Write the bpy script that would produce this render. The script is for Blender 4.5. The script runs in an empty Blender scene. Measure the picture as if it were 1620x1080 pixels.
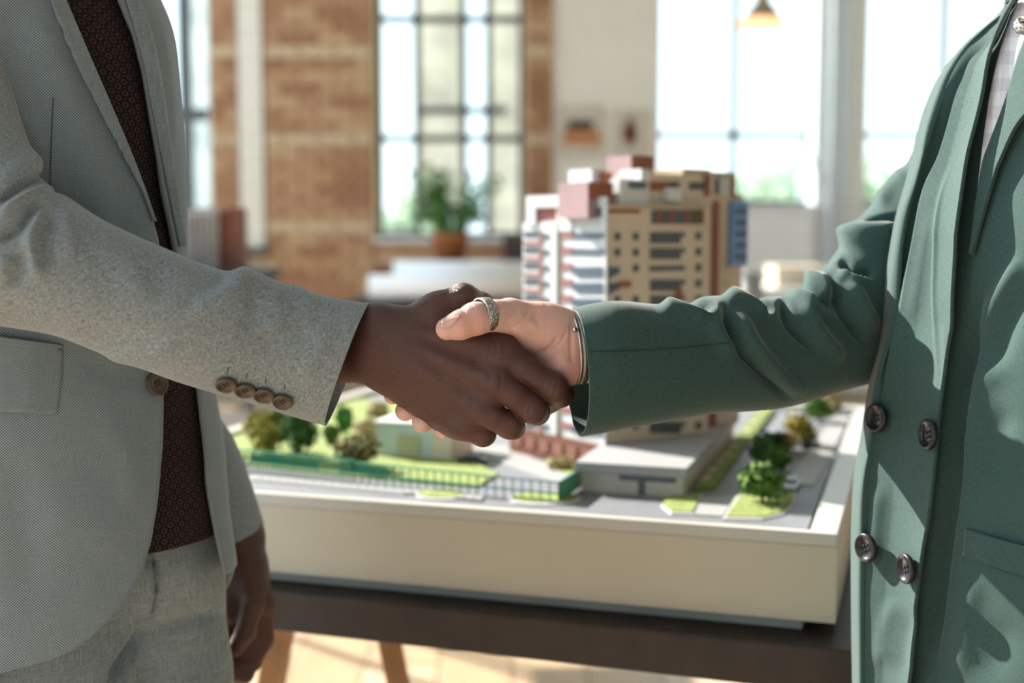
import bpy, bmesh, math, random
import numpy as np
from mathutils import Vector, Matrix
from mathutils.bvhtree import BVHTree
random.seed(7); np.random.seed(7)
SC = bpy.context.scene
COL = SC.collection

# ------------------------------------------------------------------ camera
F = 2000.0                      # focal length in pixels of the 1620 px wide frame
CAM = np.array([0.0, 0.0, 1.18])
TILT = math.atan(180.0 / F)
cam_d = bpy.data.cameras.new('camera'); cam = bpy.data.objects.new('camera', cam_d); COL.objects.link(cam)
cam_d.sensor_fit = 'HORIZONTAL'; cam_d.sensor_width = 36.0; cam_d.lens = 36.0 * F / 1620.0
cam.location = CAM; cam.rotation_euler = (math.pi / 2 - TILT, 0, 0)
cam_d.clip_start = 0.05; cam_d.clip_end = 200
cam_d.dof.use_dof = True; cam_d.dof.focus_distance = 0.985; cam_d.dof.aperture_fstop = 3.5
SC.camera = cam

# ------------------------------------------------------------------ light and exposure
w = bpy.data.worlds.new('sky'); SC.world = w; w.use_nodes = True
bg = w.node_tree.nodes['Background']; bg.inputs['Color'].default_value = (0.74, 0.89, 1.0, 1); bg.inputs['Strength'].default_value = 2.0
sun_d = bpy.data.lights.new('sun', 'SUN'); sun = bpy.data.objects.new('sun', sun_d); COL.objects.link(sun)
sun_d.energy = 11.0; sun_d.color = (1.0, 0.93, 0.83); sun_d.angle = math.radians(0.8)
TO_SUN = Vector((-0.62, 0.56, 0.50)).normalized()
sun.rotation_euler = TO_SUN.to_track_quat('Z', 'Y').to_euler(); sun.location = (-4, 4, 5)
vs = SC.view_settings
SC.display_settings.display_device = 'sRGB'
vs.view_transform = 'Standard'; vs.look = 'None'; vs.gamma = 1.0; vs.use_curve_mapping = False; vs.exposure = 0.50
SC.cycles.use_denoising = True
SC.cycles.max_bounces = 8; SC.cycles.transparent_max_bounces = 12; SC.cycles.caustics_reflective = False; SC.cycles.caustics_refractive = False

# ------------------------------------------------------------------ measuring helpers
CT, ST = math.cos(TILT), math.sin(TILT)
def ray(px, py):
    X = (px - 810.0) / F; Y = (540.0 - py) / F
    return np.array([X, CT + Y * ST, Y * CT - ST])
def P(px, py, d):                       # the point at world depth y = d on the line of sight of a pixel
    r = ray(px, py); return CAM + r * (d / r[1])
def G(px, py, z):                       # the point of a horizontal plane
    r = ray(px, py); return CAM + r * ((z - CAM[2]) / r[2])
def PL(px, py, o, n):                   # the point of a plane
    r = ray(px, py); return CAM + r * (np.dot(np.asarray(o) - CAM, n) / np.dot(r, n))
def proj(V):
    d = V - CAM
    zc = d[:, 1] * CT - d[:, 2] * ST; yc = d[:, 1] * ST + d[:, 2] * CT
    return 810.0 + F * d[:, 0] / zc, 540.0 - F * yc / zc

# ------------------------------------------------------------------ materials
def node_mat(name):
    m = bpy.data.materials.new(name); m.use_nodes = True
    nt = m.node_tree; b = nt.nodes['Principled BSDF']
    return m, nt, b
def N(nt, t, **kw):
    n = nt.nodes.new(t)
    for k, v in kw.items():
        if k in n.inputs: n.inputs[k].default_value = v
        else: setattr(n, k, v)
    return n
def mixc(nt, fac, a, b):
    n = nt.nodes.new('ShaderNodeMix'); n.data_type = 'RGBA'
    for sock, v in ((n.inputs['Factor'], fac), (n.inputs['A'], a), (n.inputs['B'], b)):
        if hasattr(v, 'is_output'): nt.links.new(v, sock)
        else: sock.default_value = v if not isinstance(v, tuple) else (*v[:3], 1)
    # the colour sockets are the last ones of that name
    return n
def mix_rgb(nt, fac, a, b):
    n = nt.nodes.new('ShaderNodeMixRGB')
    for i, v in enumerate((fac, a, b)):
        if hasattr(v, 'is_output'): nt.links.new(v, n.inputs[i])
        elif isinstance(v, tuple): n.inputs[i].default_value = (*v[:3], 1)
        else: n.inputs[i].default_value = v
    return n.outputs[0]
def math_n(nt, op, a, b=None, c=None):
    n = nt.nodes.new('ShaderNodeMath'); n.operation = op
    for i, v in enumerate((a, b, c)):
        if v is None: continue
        if hasattr(v, 'is_output'): nt.links.new(v, n.inputs[i])
        else: n.inputs[i].default_value = v
    return n.outputs[0]
def vscale(nt, vec, s):
    n = nt.nodes.new('ShaderNodeVectorMath'); n.operation = 'MULTIPLY'
    nt.links.new(vec, n.inputs[0]); n.inputs[1].default_value = s
    return n.outputs[0]
def ramp(nt, fac, lo, hi):
    n = nt.nodes.new('ShaderNodeMapRange'); n.inputs[1].default_value = lo; n.inputs[2].default_value = hi
    nt.links.new(fac, n.inputs[0]); return n.outputs[0]
def plain(name, col, rough=0.6, metal=0.0, var=0.10, scale=12.0, bump=0.0, bscale=60.0, spec=0.5):
    m, nt, b = node_mat(name)
    tc = N(nt, 'ShaderNodeTexCoord'); no = N(nt, 'ShaderNodeTexNoise', Scale=scale, Detail=3.0)
    nt.links.new(tc.outputs['Object'], no.inputs['Vector'])
    lo = tuple(c * (1 - var) for c in col); hi = tuple(min(1, c * (1 + var)) for c in col)
    nt.links.new(mix_rgb(nt, ramp(nt, no.outputs['Fac'], .3, .7), lo, hi), b.inputs['Base Color'])
    b.inputs['Roughness'].default_value = rough; b.inputs['Metallic'].default_value = metal
    b.inputs['Specular IOR Level'].default_value = spec
    if bump:
        n2 = N(nt, 'ShaderNodeTexNoise', Scale=bscale, Detail=4.0); nt.links.new(tc.outputs['Object'], n2.inputs['Vector'])
        bp = N(nt, 'ShaderNodeBump', Strength=bump, Distance=0.002); nt.links.new(n2.outputs['Fac'], bp.inputs['Height'])
        nt.links.new(bp.outputs['Normal'], b.inputs['Normal'])
    return m
def fabric(name, dark, light, coord='UV', along=60.0, across=1500.0, weave=0.0, pitch=0.0012, rough=0.85, bump=0.25, sheen=0.3, slub=1.0, mid=(.35, .65)):
    m, nt, b = node_mat(name)
    tc = N(nt, 'ShaderNodeTexCoord'); vec = tc.outputs[coord]
    if coord == 'Object':
        sx = N(nt, 'ShaderNodeSeparateXYZ'); nt.links.new(vec, sx.inputs[0])
        cx = N(nt, 'ShaderNodeCombineXYZ'); nt.links.new(sx.outputs[0], cx.inputs[0]); nt.links.new(sx.outputs[2], cx.inputs[1]); vec = cx.outputs[0]
    n1 = N(nt, 'ShaderNodeTexNoise', Scale=1.0, Detail=2.0); nt.links.new(vscale(nt, vec, (along, across, 1)), n1.inputs['Vector'])
    n2 = N(nt, 'ShaderNodeTexNoise', Scale=1.0, Detail=2.0); nt.links.new(vscale(nt, vec, (across, along, 1)), n2.inputs['Vector'])
    n3 = N(nt, 'ShaderNodeTexNoise', Scale=420.0, Detail=3.0); nt.links.new(vec, n3.inputs['Vector'])
    s = math_n(nt, 'ADD', math_n(nt, 'MULTIPLY', n1.outputs['Fac'], .38), math_n(nt, 'MULTIPLY', n2.outputs['Fac'], .38))
    s = math_n(nt, 'ADD', s, math_n(nt, 'MULTIPLY', n3.outputs['Fac'], .24))
    if weave:
        ck = N(nt, 'ShaderNodeTexChecker', Scale=1.0); nt.links.new(vscale(nt, vec, (1 / pitch, 1 / pitch, 1)), ck.inputs['Vector'])
        s = math_n(nt, 'ADD', s, math_n(nt, 'MULTIPLY', math_n(nt, 'SUBTRACT', ck.outputs['Fac'], .5), weave))
    nt.links.new(mix_rgb(nt, ramp(nt, s, *mid), dark, light), b.inputs['Base Color'])
    b.inputs['Roughness'].default_value = rough; b.inputs['Sheen Weight'].default_value = sheen
    b.inputs['Specular IOR Level'].default_value = 0.25
    b.inputs['Sheen Roughness'].default_value = 0.4
    bp = N(nt, 'ShaderNodeBump', Strength=bump, Distance=0.0006); nt.links.new(s, bp.inputs['Height']); nt.links.new(bp.outputs['Normal'], b.inputs['Normal'])
    return m
def skin(name, col, dark, red, sss, rough, bump):
    m, nt, b = node_mat(name)
    tc = N(nt, 'ShaderNodeTexCoord'); vec = tc.outputs['Object']
    n1 = N(nt, 'ShaderNodeTexNoise', Scale=28.0, Detail=4.0); nt.links.new(vec, n1.inputs['Vector'])
    n2 = N(nt, 'ShaderNodeTexNoise', Scale=260.0, Detail=3.0); nt.links.new(vec, n2.inputs['Vector'])
    c = mix_rgb(nt, ramp(nt, n1.outputs['Fac'], .35, .7), col, red)
    c = mix_rgb(nt, math_n(nt, 'MULTIPLY', ramp(nt, n2.outputs['Fac'], .45, .75), .45), c, dark)
    nt.links.new(c, b.inputs['Base Color'])
    b.inputs['Roughness'].default_value = rough
    b.inputs['Subsurface Weight'].default_value = sss; b.inputs['Subsurface Radius'].default_value = (1.0, .35, .2); b.inputs['Subsurface Scale'].default_value = 0.004
    v = N(nt, 'ShaderNodeTexVoronoi', Scale=900.0); v.feature = 'DISTANCE_TO_EDGE'; nt.links.new(vec, v.inputs['Vector'])
    n3 = N(nt, 'ShaderNodeTexNoise', Scale=420.0, Detail=4.0); nt.links.new(vec, n3.inputs['Vector'])
    h = math_n(nt, 'ADD', math_n(nt, 'MULTIPLY', ramp(nt, v.outputs['Distance'], 0, .25), .6), n3.outputs['Fac'])
    bp = N(nt, 'ShaderNodeBump', Strength=bump, Distance=0.0005); nt.links.new(h, bp.inputs['Height']); nt.links.new(bp.outputs['Normal'], b.inputs['Normal'])
    return m
def glass_mat():
    m = bpy.data.materials.new('window_glass'); m.use_nodes = True; nt = m.node_tree
    nt.nodes.remove(nt.nodes['Principled BSDF']); out = nt.nodes['Material Output']
    t = N(nt, 'ShaderNodeBsdfTransparent'); t.inputs[0].default_value = (.97, .99, .98, 1)
    g = N(nt, 'ShaderNodeBsdfGlossy'); g.inputs['Roughness'].default_value = 0.02
    mx = N(nt, 'ShaderNodeMixShader'); mx.inputs[0].default_value = 0.06
    nt.links.new(t.outputs[0], mx.inputs[1]); nt.links.new(g.outputs[0], mx.inputs[2]); nt.links.new(mx.outputs[0], out.inputs['Surface'])
    return m
def emis(name, col, s):
    m, nt, b = node_mat(name); b.inputs['Base Color'].default_value = (*col, 1)
    b.inputs['Emission Color'].default_value = (*col, 1); b.inputs['Emission Strength'].default_value = s
    return m
def translucent(name, col, t=0.5):
    m = bpy.data.materials.new(name); m.use_nodes = True; nt = m.node_tree
    b = nt.nodes['Principled BSDF']; out = nt.nodes['Material Output']
    tc = N(nt, 'ShaderNodeTexCoord'); no = N(nt, 'ShaderNodeTexNoise', Scale=3.0, Detail=3.0); nt.links.new(tc.outputs['Object'], no.inputs['Vector'])
    c = mix_rgb(nt, ramp(nt, no.outputs['Fac'], .3, .7), tuple(x * .8 for x in col), tuple(min(1, x * 1.15) for x in col))
    nt.links.new(c, b.inputs['Base Color']); b.inputs['Roughness'].default_value = .7
    tr = N(nt, 'ShaderNodeBsdfTranslucent'); nt.links.new(c, tr.inputs[0])
    mx = N(nt, 'ShaderNodeMixShader'); mx.inputs[0].default_value = t
    nt.links.new(b.outputs[0], mx.inputs[1]); nt.links.new(tr.outputs[0], mx.inputs[2]); nt.links.new(mx.outputs[0], out.inputs['Surface'])
    return m

# ------------------------------------------------------------------ object helpers
ORG = {}
def tag(o, label=None, cat=None, group=None, kind=None):
    if label: o['label'] = label
    if cat: o['category'] = cat
    if group: o['group'] = group
    if kind: o['kind'] = kind
    return o
def empty(name, loc):
    o = bpy.data.objects.new(name, None); COL.objects.link(o); o.location = loc; o.empty_display_size = .05
    ORG[o.name] = np.array(loc, float); return o
def place(name, me, parent=None, origin=(0, 0, 0)):
    o = bpy.data.objects.new(name, me); COL.objects.link(o)
    if parent is not None:
        o.parent = parent; o.location = np.asarray(origin) - ORG[parent.name]
    else: o.location = origin
    ORG[o.name] = np.asarray(origin, float); return o
def mesh_np(name, V, faces, mat=None, parent=None, origin=None, uv=None, smooth=True, mats=None, fmat=None):
    """Link world-space vertices as one object whose origin stands at ORIGIN (default: the middle of its box)."""
    V = np.asarray(V, float)
    if origin is None:
        origin = (V.min(0) + V.max(0)) / 2
        if parent is None: origin[2] = V[:, 2].min()
    origin = np.asarray(origin, float)
    me = bpy.data.meshes.new(name)
    L = V - origin
    if isinstance(faces, np.ndarray):
        nf, k = faces.shape
        me.vertices.add(len(L)); me.vertices.foreach_set('co', L.astype(np.float32).ravel())
        me.loops.add(nf * k); me.loops.foreach_set('vertex_index', faces.astype(np.int32).ravel())
        me.polygons.add(nf); me.polygons.foreach_set('loop_start', np.arange(0, nf * k, k, dtype=np.int32))
        me.update(calc_edges=True); me.validate()
    else:
        me.from_pydata(L.tolist(), [], [list(map(int, f)) for f in faces]); me.update()
    if uv is not None:
        ul = me.uv_layers.new(name='UVMap')
        vi = np.empty(len(me.loops), np.int32); me.loops.foreach_get('vertex_index', vi)
        ul.data.foreach_set('uv', np.asarray(uv, np.float32)[vi].ravel())
    if smooth: me.polygons.foreach_set('use_smooth', np.ones(len(me.polygons), bool))
    for m in (mats or ([mat] if mat else [])): me.materials.append(m)
    if fmat is not None: me.polygons.foreach_set('material_index', np.asarray(fmat, np.int32))
    return place(name, me, parent, origin)
class MB:
    """Collects boxes, prisms, bars and lathes in world space and links them as ONE mesh object."""
    def __init__(s): s.v = []; s.f = []
    def add(s, V, Fs):
        n = len(s.v); s.v += [tuple(map(float, p)) for p in V]; s.f += [[i + n for i in f] for f in Fs]; return s
    def box(s, c, ex, ey, ez):                 # corner c and three edge vectors
        c, ex, ey, ez = (np.asarray(a, float) for a in (c, ex, ey, ez))
        V = [c, c + ex, c + ex + ey, c + ey, c + ez, c + ex + ez, c + ex + ey + ez, c + ey + ez]
        Fs = [(0, 3, 2, 1), (4, 5, 6, 7), (0, 1, 5, 4), (1, 2, 6, 5), (2, 3, 7, 6), (3, 0, 4, 7)]
        if np.dot(np.cross(ex, ey), ez) < 0: Fs = [f[::-1] for f in Fs]
        return s.add(V, Fs)
    def aab(s, x0, x1, y0, y1, z0, z1): return s.box((x0, y0, z0), (x1 - x0, 0, 0), (0, y1 - y0, 0), (0, 0, z1 - z0))
    def prism(s, pts, z0, z1):
        pts = [np.asarray(p, float)[:2] for p in pts]; n = len(pts)
        a = sum(pts[i][0] * pts[(i + 1) % n][1] - pts[(i + 1) % n][0] * pts[i][1] for i in range(n))
        if a < 0: pts = pts[::-1]
        V = [(p[0], p[1], z0) for p in pts] + [(p[0], p[1], z1) for p in pts]
        return s.add(V, [tuple(range(n))[::-1], tuple(range(n, 2 * n))] + [(i, (i + 1) % n, n + (i + 1) % n, n + i) for i in range(n)])
    def bar(s, a, b, r0, r1=None, n=8, up=(0, 0, 1)):
        a, b = np.asarray(a, float), np.asarray(b, float); r1 = r0 if r1 is None else r1
        t = (b - a) / (np.linalg.norm(b - a) + 1e-12)
        u = np.cross(t, up)
        if np.linalg.norm(u) < 1e-6: u = np.cross(t, (1, 0, 0))
        u /= np.linalg.norm(u); v = np.cross(t, u)
        ang = [2 * math.pi * (i + .5) / n for i in range(n)]
        V = [a + r0 * (u * math.cos(q) + v * math.sin(q)) for q in ang] + [b + r1 * (u * math.cos(q) + v * math.sin(q)) for q in ang]
        return s.add(V, [tuple(range(n)), tuple(range(n, 2 * n))[::-1]] + [(i, n + i, n + (i + 1) % n, (i + 1) % n) for i in range(n)])
    def lathe(s, o, prof, n=24, axis=None):     # prof: (radius, height) pairs about the z axis at o
        o = np.asarray(o, float); V = []; Fs = []
        for r, h in prof: V += [o + np.array([r * math.cos(2 * math.pi * i / n), r * math.sin(2 * math.pi * i / n), h]) for i in range(n)]
        for k in range(len(prof) - 1):
            Fs += [(k * n + i, k * n + (i + 1) % n, (k + 1) * n + (i + 1) % n, (k + 1) * n + i) for i in range(n)]
        return s.add(V, Fs)
    def leaves(s, c, rad, n, size, rng):
        """n small folded leaves scattered in an ellipsoid."""
        for _ in range(n):
            d = np.array([rng.gauss(0, 1) for _ in range(3)]); d /= np.linalg.norm(d)
            p = np.asarray(c) + d * np.asarray(rad) * (rng.random() ** .45)
            a = np.array([rng.gauss(0, 1) for _ in range(3)]); a /= np.linalg.norm(a)
            b = np.cross(a, d + .01); b /= np.linalg.norm(b) + 1e-9; q = size * (.6 + .8 * rng.random())
            s.add([p - a * q, p + b * q * .5, p + a * q, p - b * q * .5 + np.cross(a, b) * q * .3], [(0, 1, 2), (0, 2, 3)])
        return s
    def build(s, name, mat, parent=None, smooth=False, origin=None): return mesh_np(name, s.v, s.f, mat, parent, origin, smooth=smooth)
def bevel(o, wd, seg=2):
    m = o.modifiers.new('bevel', 'BEVEL'); m.width = wd; m.segments = seg; m.limit_method = 'ANGLE'; return o
def solid(o, t, off=-1.0, rim=None):
    m = o.modifiers.new('thickness', 'SOLIDIFY'); m.thickness = t; m.offset = off
    if rim: o.data.materials.append(rim); m.material_offset_rim = 1
    return o

# ------------------------------------------------------------------ surfaces grown from distance fields
class Field:
    def __init__(s, lo, hi, h):
        s.lo = np.asarray(lo, float); s.h = h
        s.n = np.ceil((np.asarray(hi) - s.lo) / h).astype(int) + 1
        s.ax = [(s.lo[i] + h * np.arange(s.n[i])).astype(np.float32) for i in range(3)]
        s.f = np.full(s.n, 1.0, np.float32)
    def sub(s, lo, hi):
        a = np.maximum(0, np.floor((np.asarray(lo) - s.lo) / s.h).astype(int)); b = np.minimum(s.n, np.ceil((np.asarray(hi) - s.lo) / s.h).astype(int) + 1)
        b = np.maximum(b, a)
        return tuple(slice(a[i], b[i]) for i in range(3))
    def cone(s, sl, a, b, r1, r2, sq=(1, 1, 1)):
        sq = np.asarray(sq, np.float32); a = np.asarray(a, np.float32) * sq; b = np.asarray(b, np.float32) * sq; ba = b - a; L = float(ba @ ba) + 1e-12
        x = s.ax[0][sl[0]][:, None, None] * sq[0] - a[0]; y = s.ax[1][sl[1]][None, :, None] * sq[1] - a[1]; z = s.ax[2][sl[2]][None, None, :] * sq[2] - a[2]
        h = np.clip((x * ba[0] + y * ba[1] + z * ba[2]) / L, 0, 1)
        d = np.sqrt((x - ba[0] * h) ** 2 + (y - ba[1] * h) ** 2 + (z - ba[2] * h) ** 2) - (r1 + (r2 - r1) * h)
        return d
    def box_of(s, c, m):
        a, b, r1, r2 = np.asarray(c[0]), np.asarray(c[1]), c[2], c[3]
        lo = np.minimum(a - r1, b - r2) - m; hi = np.maximum(a + r1, b + r2) + m
        return lo, hi
def smin(a, b, k):
    h = np.clip(k - np.abs(a - b), 0, None) / k
    return np.minimum(a, b) - h * h * k * .25
def field_add(fd, cones, k, arr=None):
    arr = fd.f if arr is None else arr
    for c in cones:
        sl = fd.sub(*fd.box_of(c, k + 3 * fd.h))
        if min(x.stop - x.start for x in sl) <= 0: continue
        arr[sl] = smin(arr[sl], fd.cone(sl, *c[:4]), c[4] if len(c) > 4 else k)
def field_cut(fd, cones, k):
    for c in cones:
        sl = fd.sub(*fd.box_of(c, k + 3 * fd.h))
        fd.f[sl] = -smin(-fd.f[sl], fd.cone(sl, *c[:4]), k)
def surface_nets(fd):
    f = fd.f; s = f < 0; nx, ny, nz = f.shape
    c = s[:-1, :-1, :-1].astype(np.int8)
    cnt = np.zeros((nx - 1, ny - 1, nz - 1), np.int8)
    for i in (0, 1):
        for j in (0, 1):
            for k in (0, 1): cnt += s[i:nx - 1 + i, j:ny - 1 + j, k:nz - 1 + k]
    I = np.argwhere((cnt > 0) & (cnt < 8)); idx = np.full(cnt.shape, -1, np.int64); idx[tuple(I.T)] = np.arange(len(I))
    acc = np.zeros((len(I), 3)); num = np.zeros(len(I))
    for axis in range(3):
        o = [a for a in range(3) if a != axis]
        for p in (0, 1):
            for q in (0, 1):
                A = I.copy(); A[:, o[0]] += p; A[:, o[1]] += q; B = A.copy(); B[:, axis] += 1
                fa = f[tuple(A.T)]; fb = f[tuple(B.T)]; m = (fa < 0) != (fb < 0)
                t = np.where(m, fa / np.where(m, fa - fb, 1), 0)
                pt = (A - I).astype(float); pt[:, axis] += t
                acc[m] += pt[m]; num[m] += 1
    V = fd.lo + (I + acc / num[:, None]) * fd.h
    Q = []
    for axis in range(3):
        o = [(axis + 1) % 3, (axis + 2) % 3]
        a = np.take(s, range(0, f.shape[axis] - 1), axis); b = np.take(s, range(1, f.shape[axis]), axis)
        E = np.argwhere(a != b); E = E[(E[:, o[0]] > 0) & (E[:, o[1]] > 0) & (E[:, o[0]] < f.shape[o[0]] - 1) & (E[:, o[1]] < f.shape[o[1]] - 1)]
        ins = s[tuple(E.T)]
        def cell(d0, d1):
            C = E.copy(); C[:, o[0]] -= d0; C[:, o[1]] -= d1; return idx[tuple(C.T)]
        q = np.stack([cell(1, 1), cell(0, 1), cell(0, 0), cell(1, 0)], 1)
        q[~ins] = q[~ins][:, ::-1]
        Q.append(q)
    return V, np.concatenate(Q)
def relax(V, Fq, it=2, lam=.5):
    e = np.concatenate([Fq[:, [i, (i + 1) % Fq.shape[1]]] for i in range(Fq.shape[1])])
    e = np.concatenate([e, e[:, ::-1]])
    deg = np.bincount(e[:, 0], minlength=len(V))[:, None].clip(1)
    for k in range(it):
        for l in (lam, -lam * 1.02):
            s = np.stack([np.bincount(e[:, 0], V[e[:, 1], c], len(V)) for c in range(3)], 1) / deg
            V = V + l * (s - V)
    return V
def vnormals(V, Fq):
    n = np.cross(V[Fq[:, 2]] - V[Fq[:, 0]], V[Fq[:, 3 if Fq.shape[1] > 3 else 1]] - V[Fq[:, 1 if Fq.shape[1] > 3 else 0]])
    if Fq.shape[1] == 3: n = np.cross(V[Fq[:, 1]] - V[Fq[:, 0]], V[Fq[:, 2]] - V[Fq[:, 0]])
    out = np.zeros_like(V)
    for k in range(Fq.shape[1]):
        for c in range(3): out[:, c] += np.bincount(Fq[:, k], n[:, c], len(V))
    return out / (np.linalg.norm(out, axis=1, keepdims=True) + 1e-12)

# ------------------------------------------------------------------ cloth: lofted tubes, folds, draped panels
def catmull(K, n):
    K = np.asarray(K, float); m = len(K); out = []
    for q in np.linspace(0, m - 1, n):
        i = min(int(q), m - 2); t = q - i
        p0, p1, p2, p3 = K[max(i - 1, 0)], K[i], K[i + 1], K[min(i + 2, m - 1)]
        out.append(.5 * (2 * p1 + (p2 - p0) * t + (2 * p0 - 5 * p1 + 4 * p2 - p3) * t * t + (3 * p1 - p0 - 3 * p2 + p3) * t ** 3))
    return np.array(out)
def polyline(pts, n):
    pts = np.asarray(pts, float); K = catmull(pts, 12 * len(pts))
    s = np.concatenate([[0], np.cumsum(np.linalg.norm(np.diff(K[:, :2], axis=0), axis=1))])
    q = np.linspace(0, s[-1], n)
    return np.stack([np.interp(q, s, K[:, c]) for c in range(K.shape[1])], 1)
def folds(V, Nn, lines, both=False):
    """Raise (or sink) ridges along lines measured on the photograph: each is (points, width_a, width_b, height in mm)."""
    x, y = proj(V); view = CAM - V; view /= np.linalg.norm(view, axis=1, keepdims=True)
    fw = np.clip((Nn * view).sum(1) * 3 + .9, 0, 1)
    D = np.zeros(len(V))
    for pts, wa, wb, h in lines:
        L = polyline(pts, 24); best = np.full(len(V), 1e9); sg = np.zeros(len(V)); tt = np.zeros(len(V))
        near = np.where((x > L[:, 0].min() - 4 * max(wa, wb)) & (x < L[:, 0].max() + 4 * max(wa, wb)) & (y > L[:, 1].min() - 4 * max(wa, wb)) & (y < L[:, 1].max() + 4 * max(wa, wb)))[0]
        if not len(near): continue
        xs, ys = x[near], y[near]; b = np.full(len(near), 1e9); g = np.zeros(len(near)); t_ = np.zeros(len(near))
        for i in range(len(L) - 1):
            ax, ay = L[i]; bx, by = L[i + 1]; dx, dy = bx - ax, by - ay; q = dx * dx + dy * dy + 1e-9
            tr = ((xs - ax) * dx + (ys - ay) * dy) / q; t = np.clip(tr, 0, 1)
            d = np.hypot(xs - ax - dx * t, ys - ay - dy * t); m = d < b
            b = np.where(m, d, b); g = np.where(m, np.sign((xs - ax) * dy - (ys - ay) * dx), g); t_ = np.where(m, (i + t) / (len(L) - 1), t_)
        wd = np.where(g > 0, wa, wb)
        tp = np.clip(np.minimum(t_, 1 - t_) * 4, 0, 1); tp = tp * tp * (3 - 2 * tp)
        D[near] += h * .001 * np.exp(-(b / wd) ** 2) * tp
    return V + Nn * (D * (1 if both else fw))[:, None]
def undulate(V, Nn, amp, scale, seed=0):
    rng = np.random.RandomState(seed); D = np.zeros(len(V))
    for k in range(10):
        d = rng.normal(size=3); d /= np.linalg.norm(d); fr = scale * (.6 + 1.4 * rng.rand())
        D += np.sin(V @ d * fr + rng.rand() * 6.28 + 1.3 * np.sin(V @ rng.normal(size=3) * fr * .4))
    return V + Nn * (D * amp / 3)[:, None]
def tube(rows, nl, na, vx=0.0, phi=None, round_=1.0, prof=None):
    """rows: (A px, B px, depth, r_front, r_back[, vx]) -> V, quads, uv. A and B are the two outline points of the ring."""
    K = []
    for r in rows:
        A, B, d, rf, rb = r[:5]; dd = r[6] if len(r) > 6 else 0.0
        K.append(np.concatenate([P(*A, d + dd), P(*B, d - dd), [rf, rb, r[5] if len(r) > 5 else vx]]))
    R = catmull(K, nl); V = []; UV = []
    s = 0; prev = None
    ph = np.linspace(0, 2 * math.pi, na + 1) if phi is None else None
    for i, r in enumerate(R):
        A, B = r[:3], r[3:6]; c = (A + B) / 2; u = (A - B) / 2; Lu = np.linalg.norm(u); uh = u / Lu
        v = np.array([r[8], 1.0, 0.0]); v = v - uh * np.dot(v, uh); v /= np.linalg.norm(v)
        if r[8]: v = v + np.array([r[8], 0, 0]) * .5
        p = ph if phi is None else np.linspace(*phi(i / (nl - 1), c, u, v, r[6], r[7]), na + 1)
        co, si = np.cos(p), np.sin(p)
        if round_ != 1.0: co = np.sign(co) * np.abs(co) ** round_; si = np.sign(si) * np.abs(si) ** round_
        if prof is not None: co, si = prof[:, 0], prof[:, 1]
        rad = np.where(si < 0, r[6], r[7])
        V.append(c + np.outer(co, u) + np.outer(si * rad, v))
        if prev is not None: s += np.linalg.norm(c - prev)
        prev = c; UV.append(np.stack([np.full(na + 1, s), p * (Lu + .5 * (r[6] + r[7])) / 2], 1))
    V = np.concatenate(V); UV = np.concatenate(UV); w_ = na + 1
    i, j = np.meshgrid(np.arange(nl - 1), np.arange(na), indexing='ij'); b = (i * w_ + j).ravel()
    Fq = np.stack([b, b + 1, b + w_ + 1, b + w_], 1)
    return V, Fq, UV
def outward(V, Fq, c=None):
    n = vnormals(V, Fq); c = V.mean(0) if c is None else c
    return (Fq, n) if ((V - c) * n).sum() > 0 else (Fq[:, ::-1].copy(), -n)
def weld_normals(n, nl, w_):                 # a closed tube stores its first column twice
    n = n.reshape(nl, w_, 3); m = n[:, 0] + n[:, -1]; m /= np.linalg.norm(m, axis=1, keepdims=True); n[:, 0] = m; n[:, -1] = m
    return n.reshape(-1, 3)
def bvh_of(V, Fq): return BVHTree.FromPolygons([tuple(v) for v in V], [tuple(map(int, f)) for f in Fq])
def hit(bvh, px, py, guess=1.0):
    r = ray(px, py); loc, nrm, _, _ = bvh.ray_cast(Vector(CAM), Vector(r).normalized())
    if loc is None: loc, nrm, _, _ = bvh.find_nearest(Vector(P(px, py, guess)))
    nrm = np.array(nrm); loc = np.array(loc)
    if nrm @ (CAM - loc) < 0: nrm = -nrm
    return loc, nrm
def drape(bvh, L, R, nt, ns, off, guess=1.0):
    """A strip of cloth lying on a surface between two outlines measured on the photograph, off(s, t) above it."""
    a = polyline(L, nt); b = polyline(R, nt); V = []; UV = []
    for i in range(nt):
        for j in range(ns):
            s = j / (ns - 1); q = a[i] * (1 - s) + b[i] * s
            loc, n = hit(bvh, q[0], q[1], guess); V.append(loc + n * off(s, i / (nt - 1))); UV.append((q[1] * .00052, q[0] * .00052))
    i, j = np.meshgrid(np.arange(nt - 1), np.arange(ns - 1), indexing='ij'); k = (i * ns + j).ravel()
    Fq = np.stack([k, k + 1, k + ns + 1, k + ns], 1); V = np.array(V)
    n = vnormals(V, Fq)
    if (n * (CAM - V)).sum() < 0: Fq = Fq[:, ::-1].copy()
    return V, Fq, np.array(UV)
def facing(z, spin=0.0):
    z = Vector(z).normalized(); return z.to_track_quat('Z', 'Y').to_matrix().to_4x4() @ Matrix.Rotation(spin, 4, 'Z')
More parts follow.
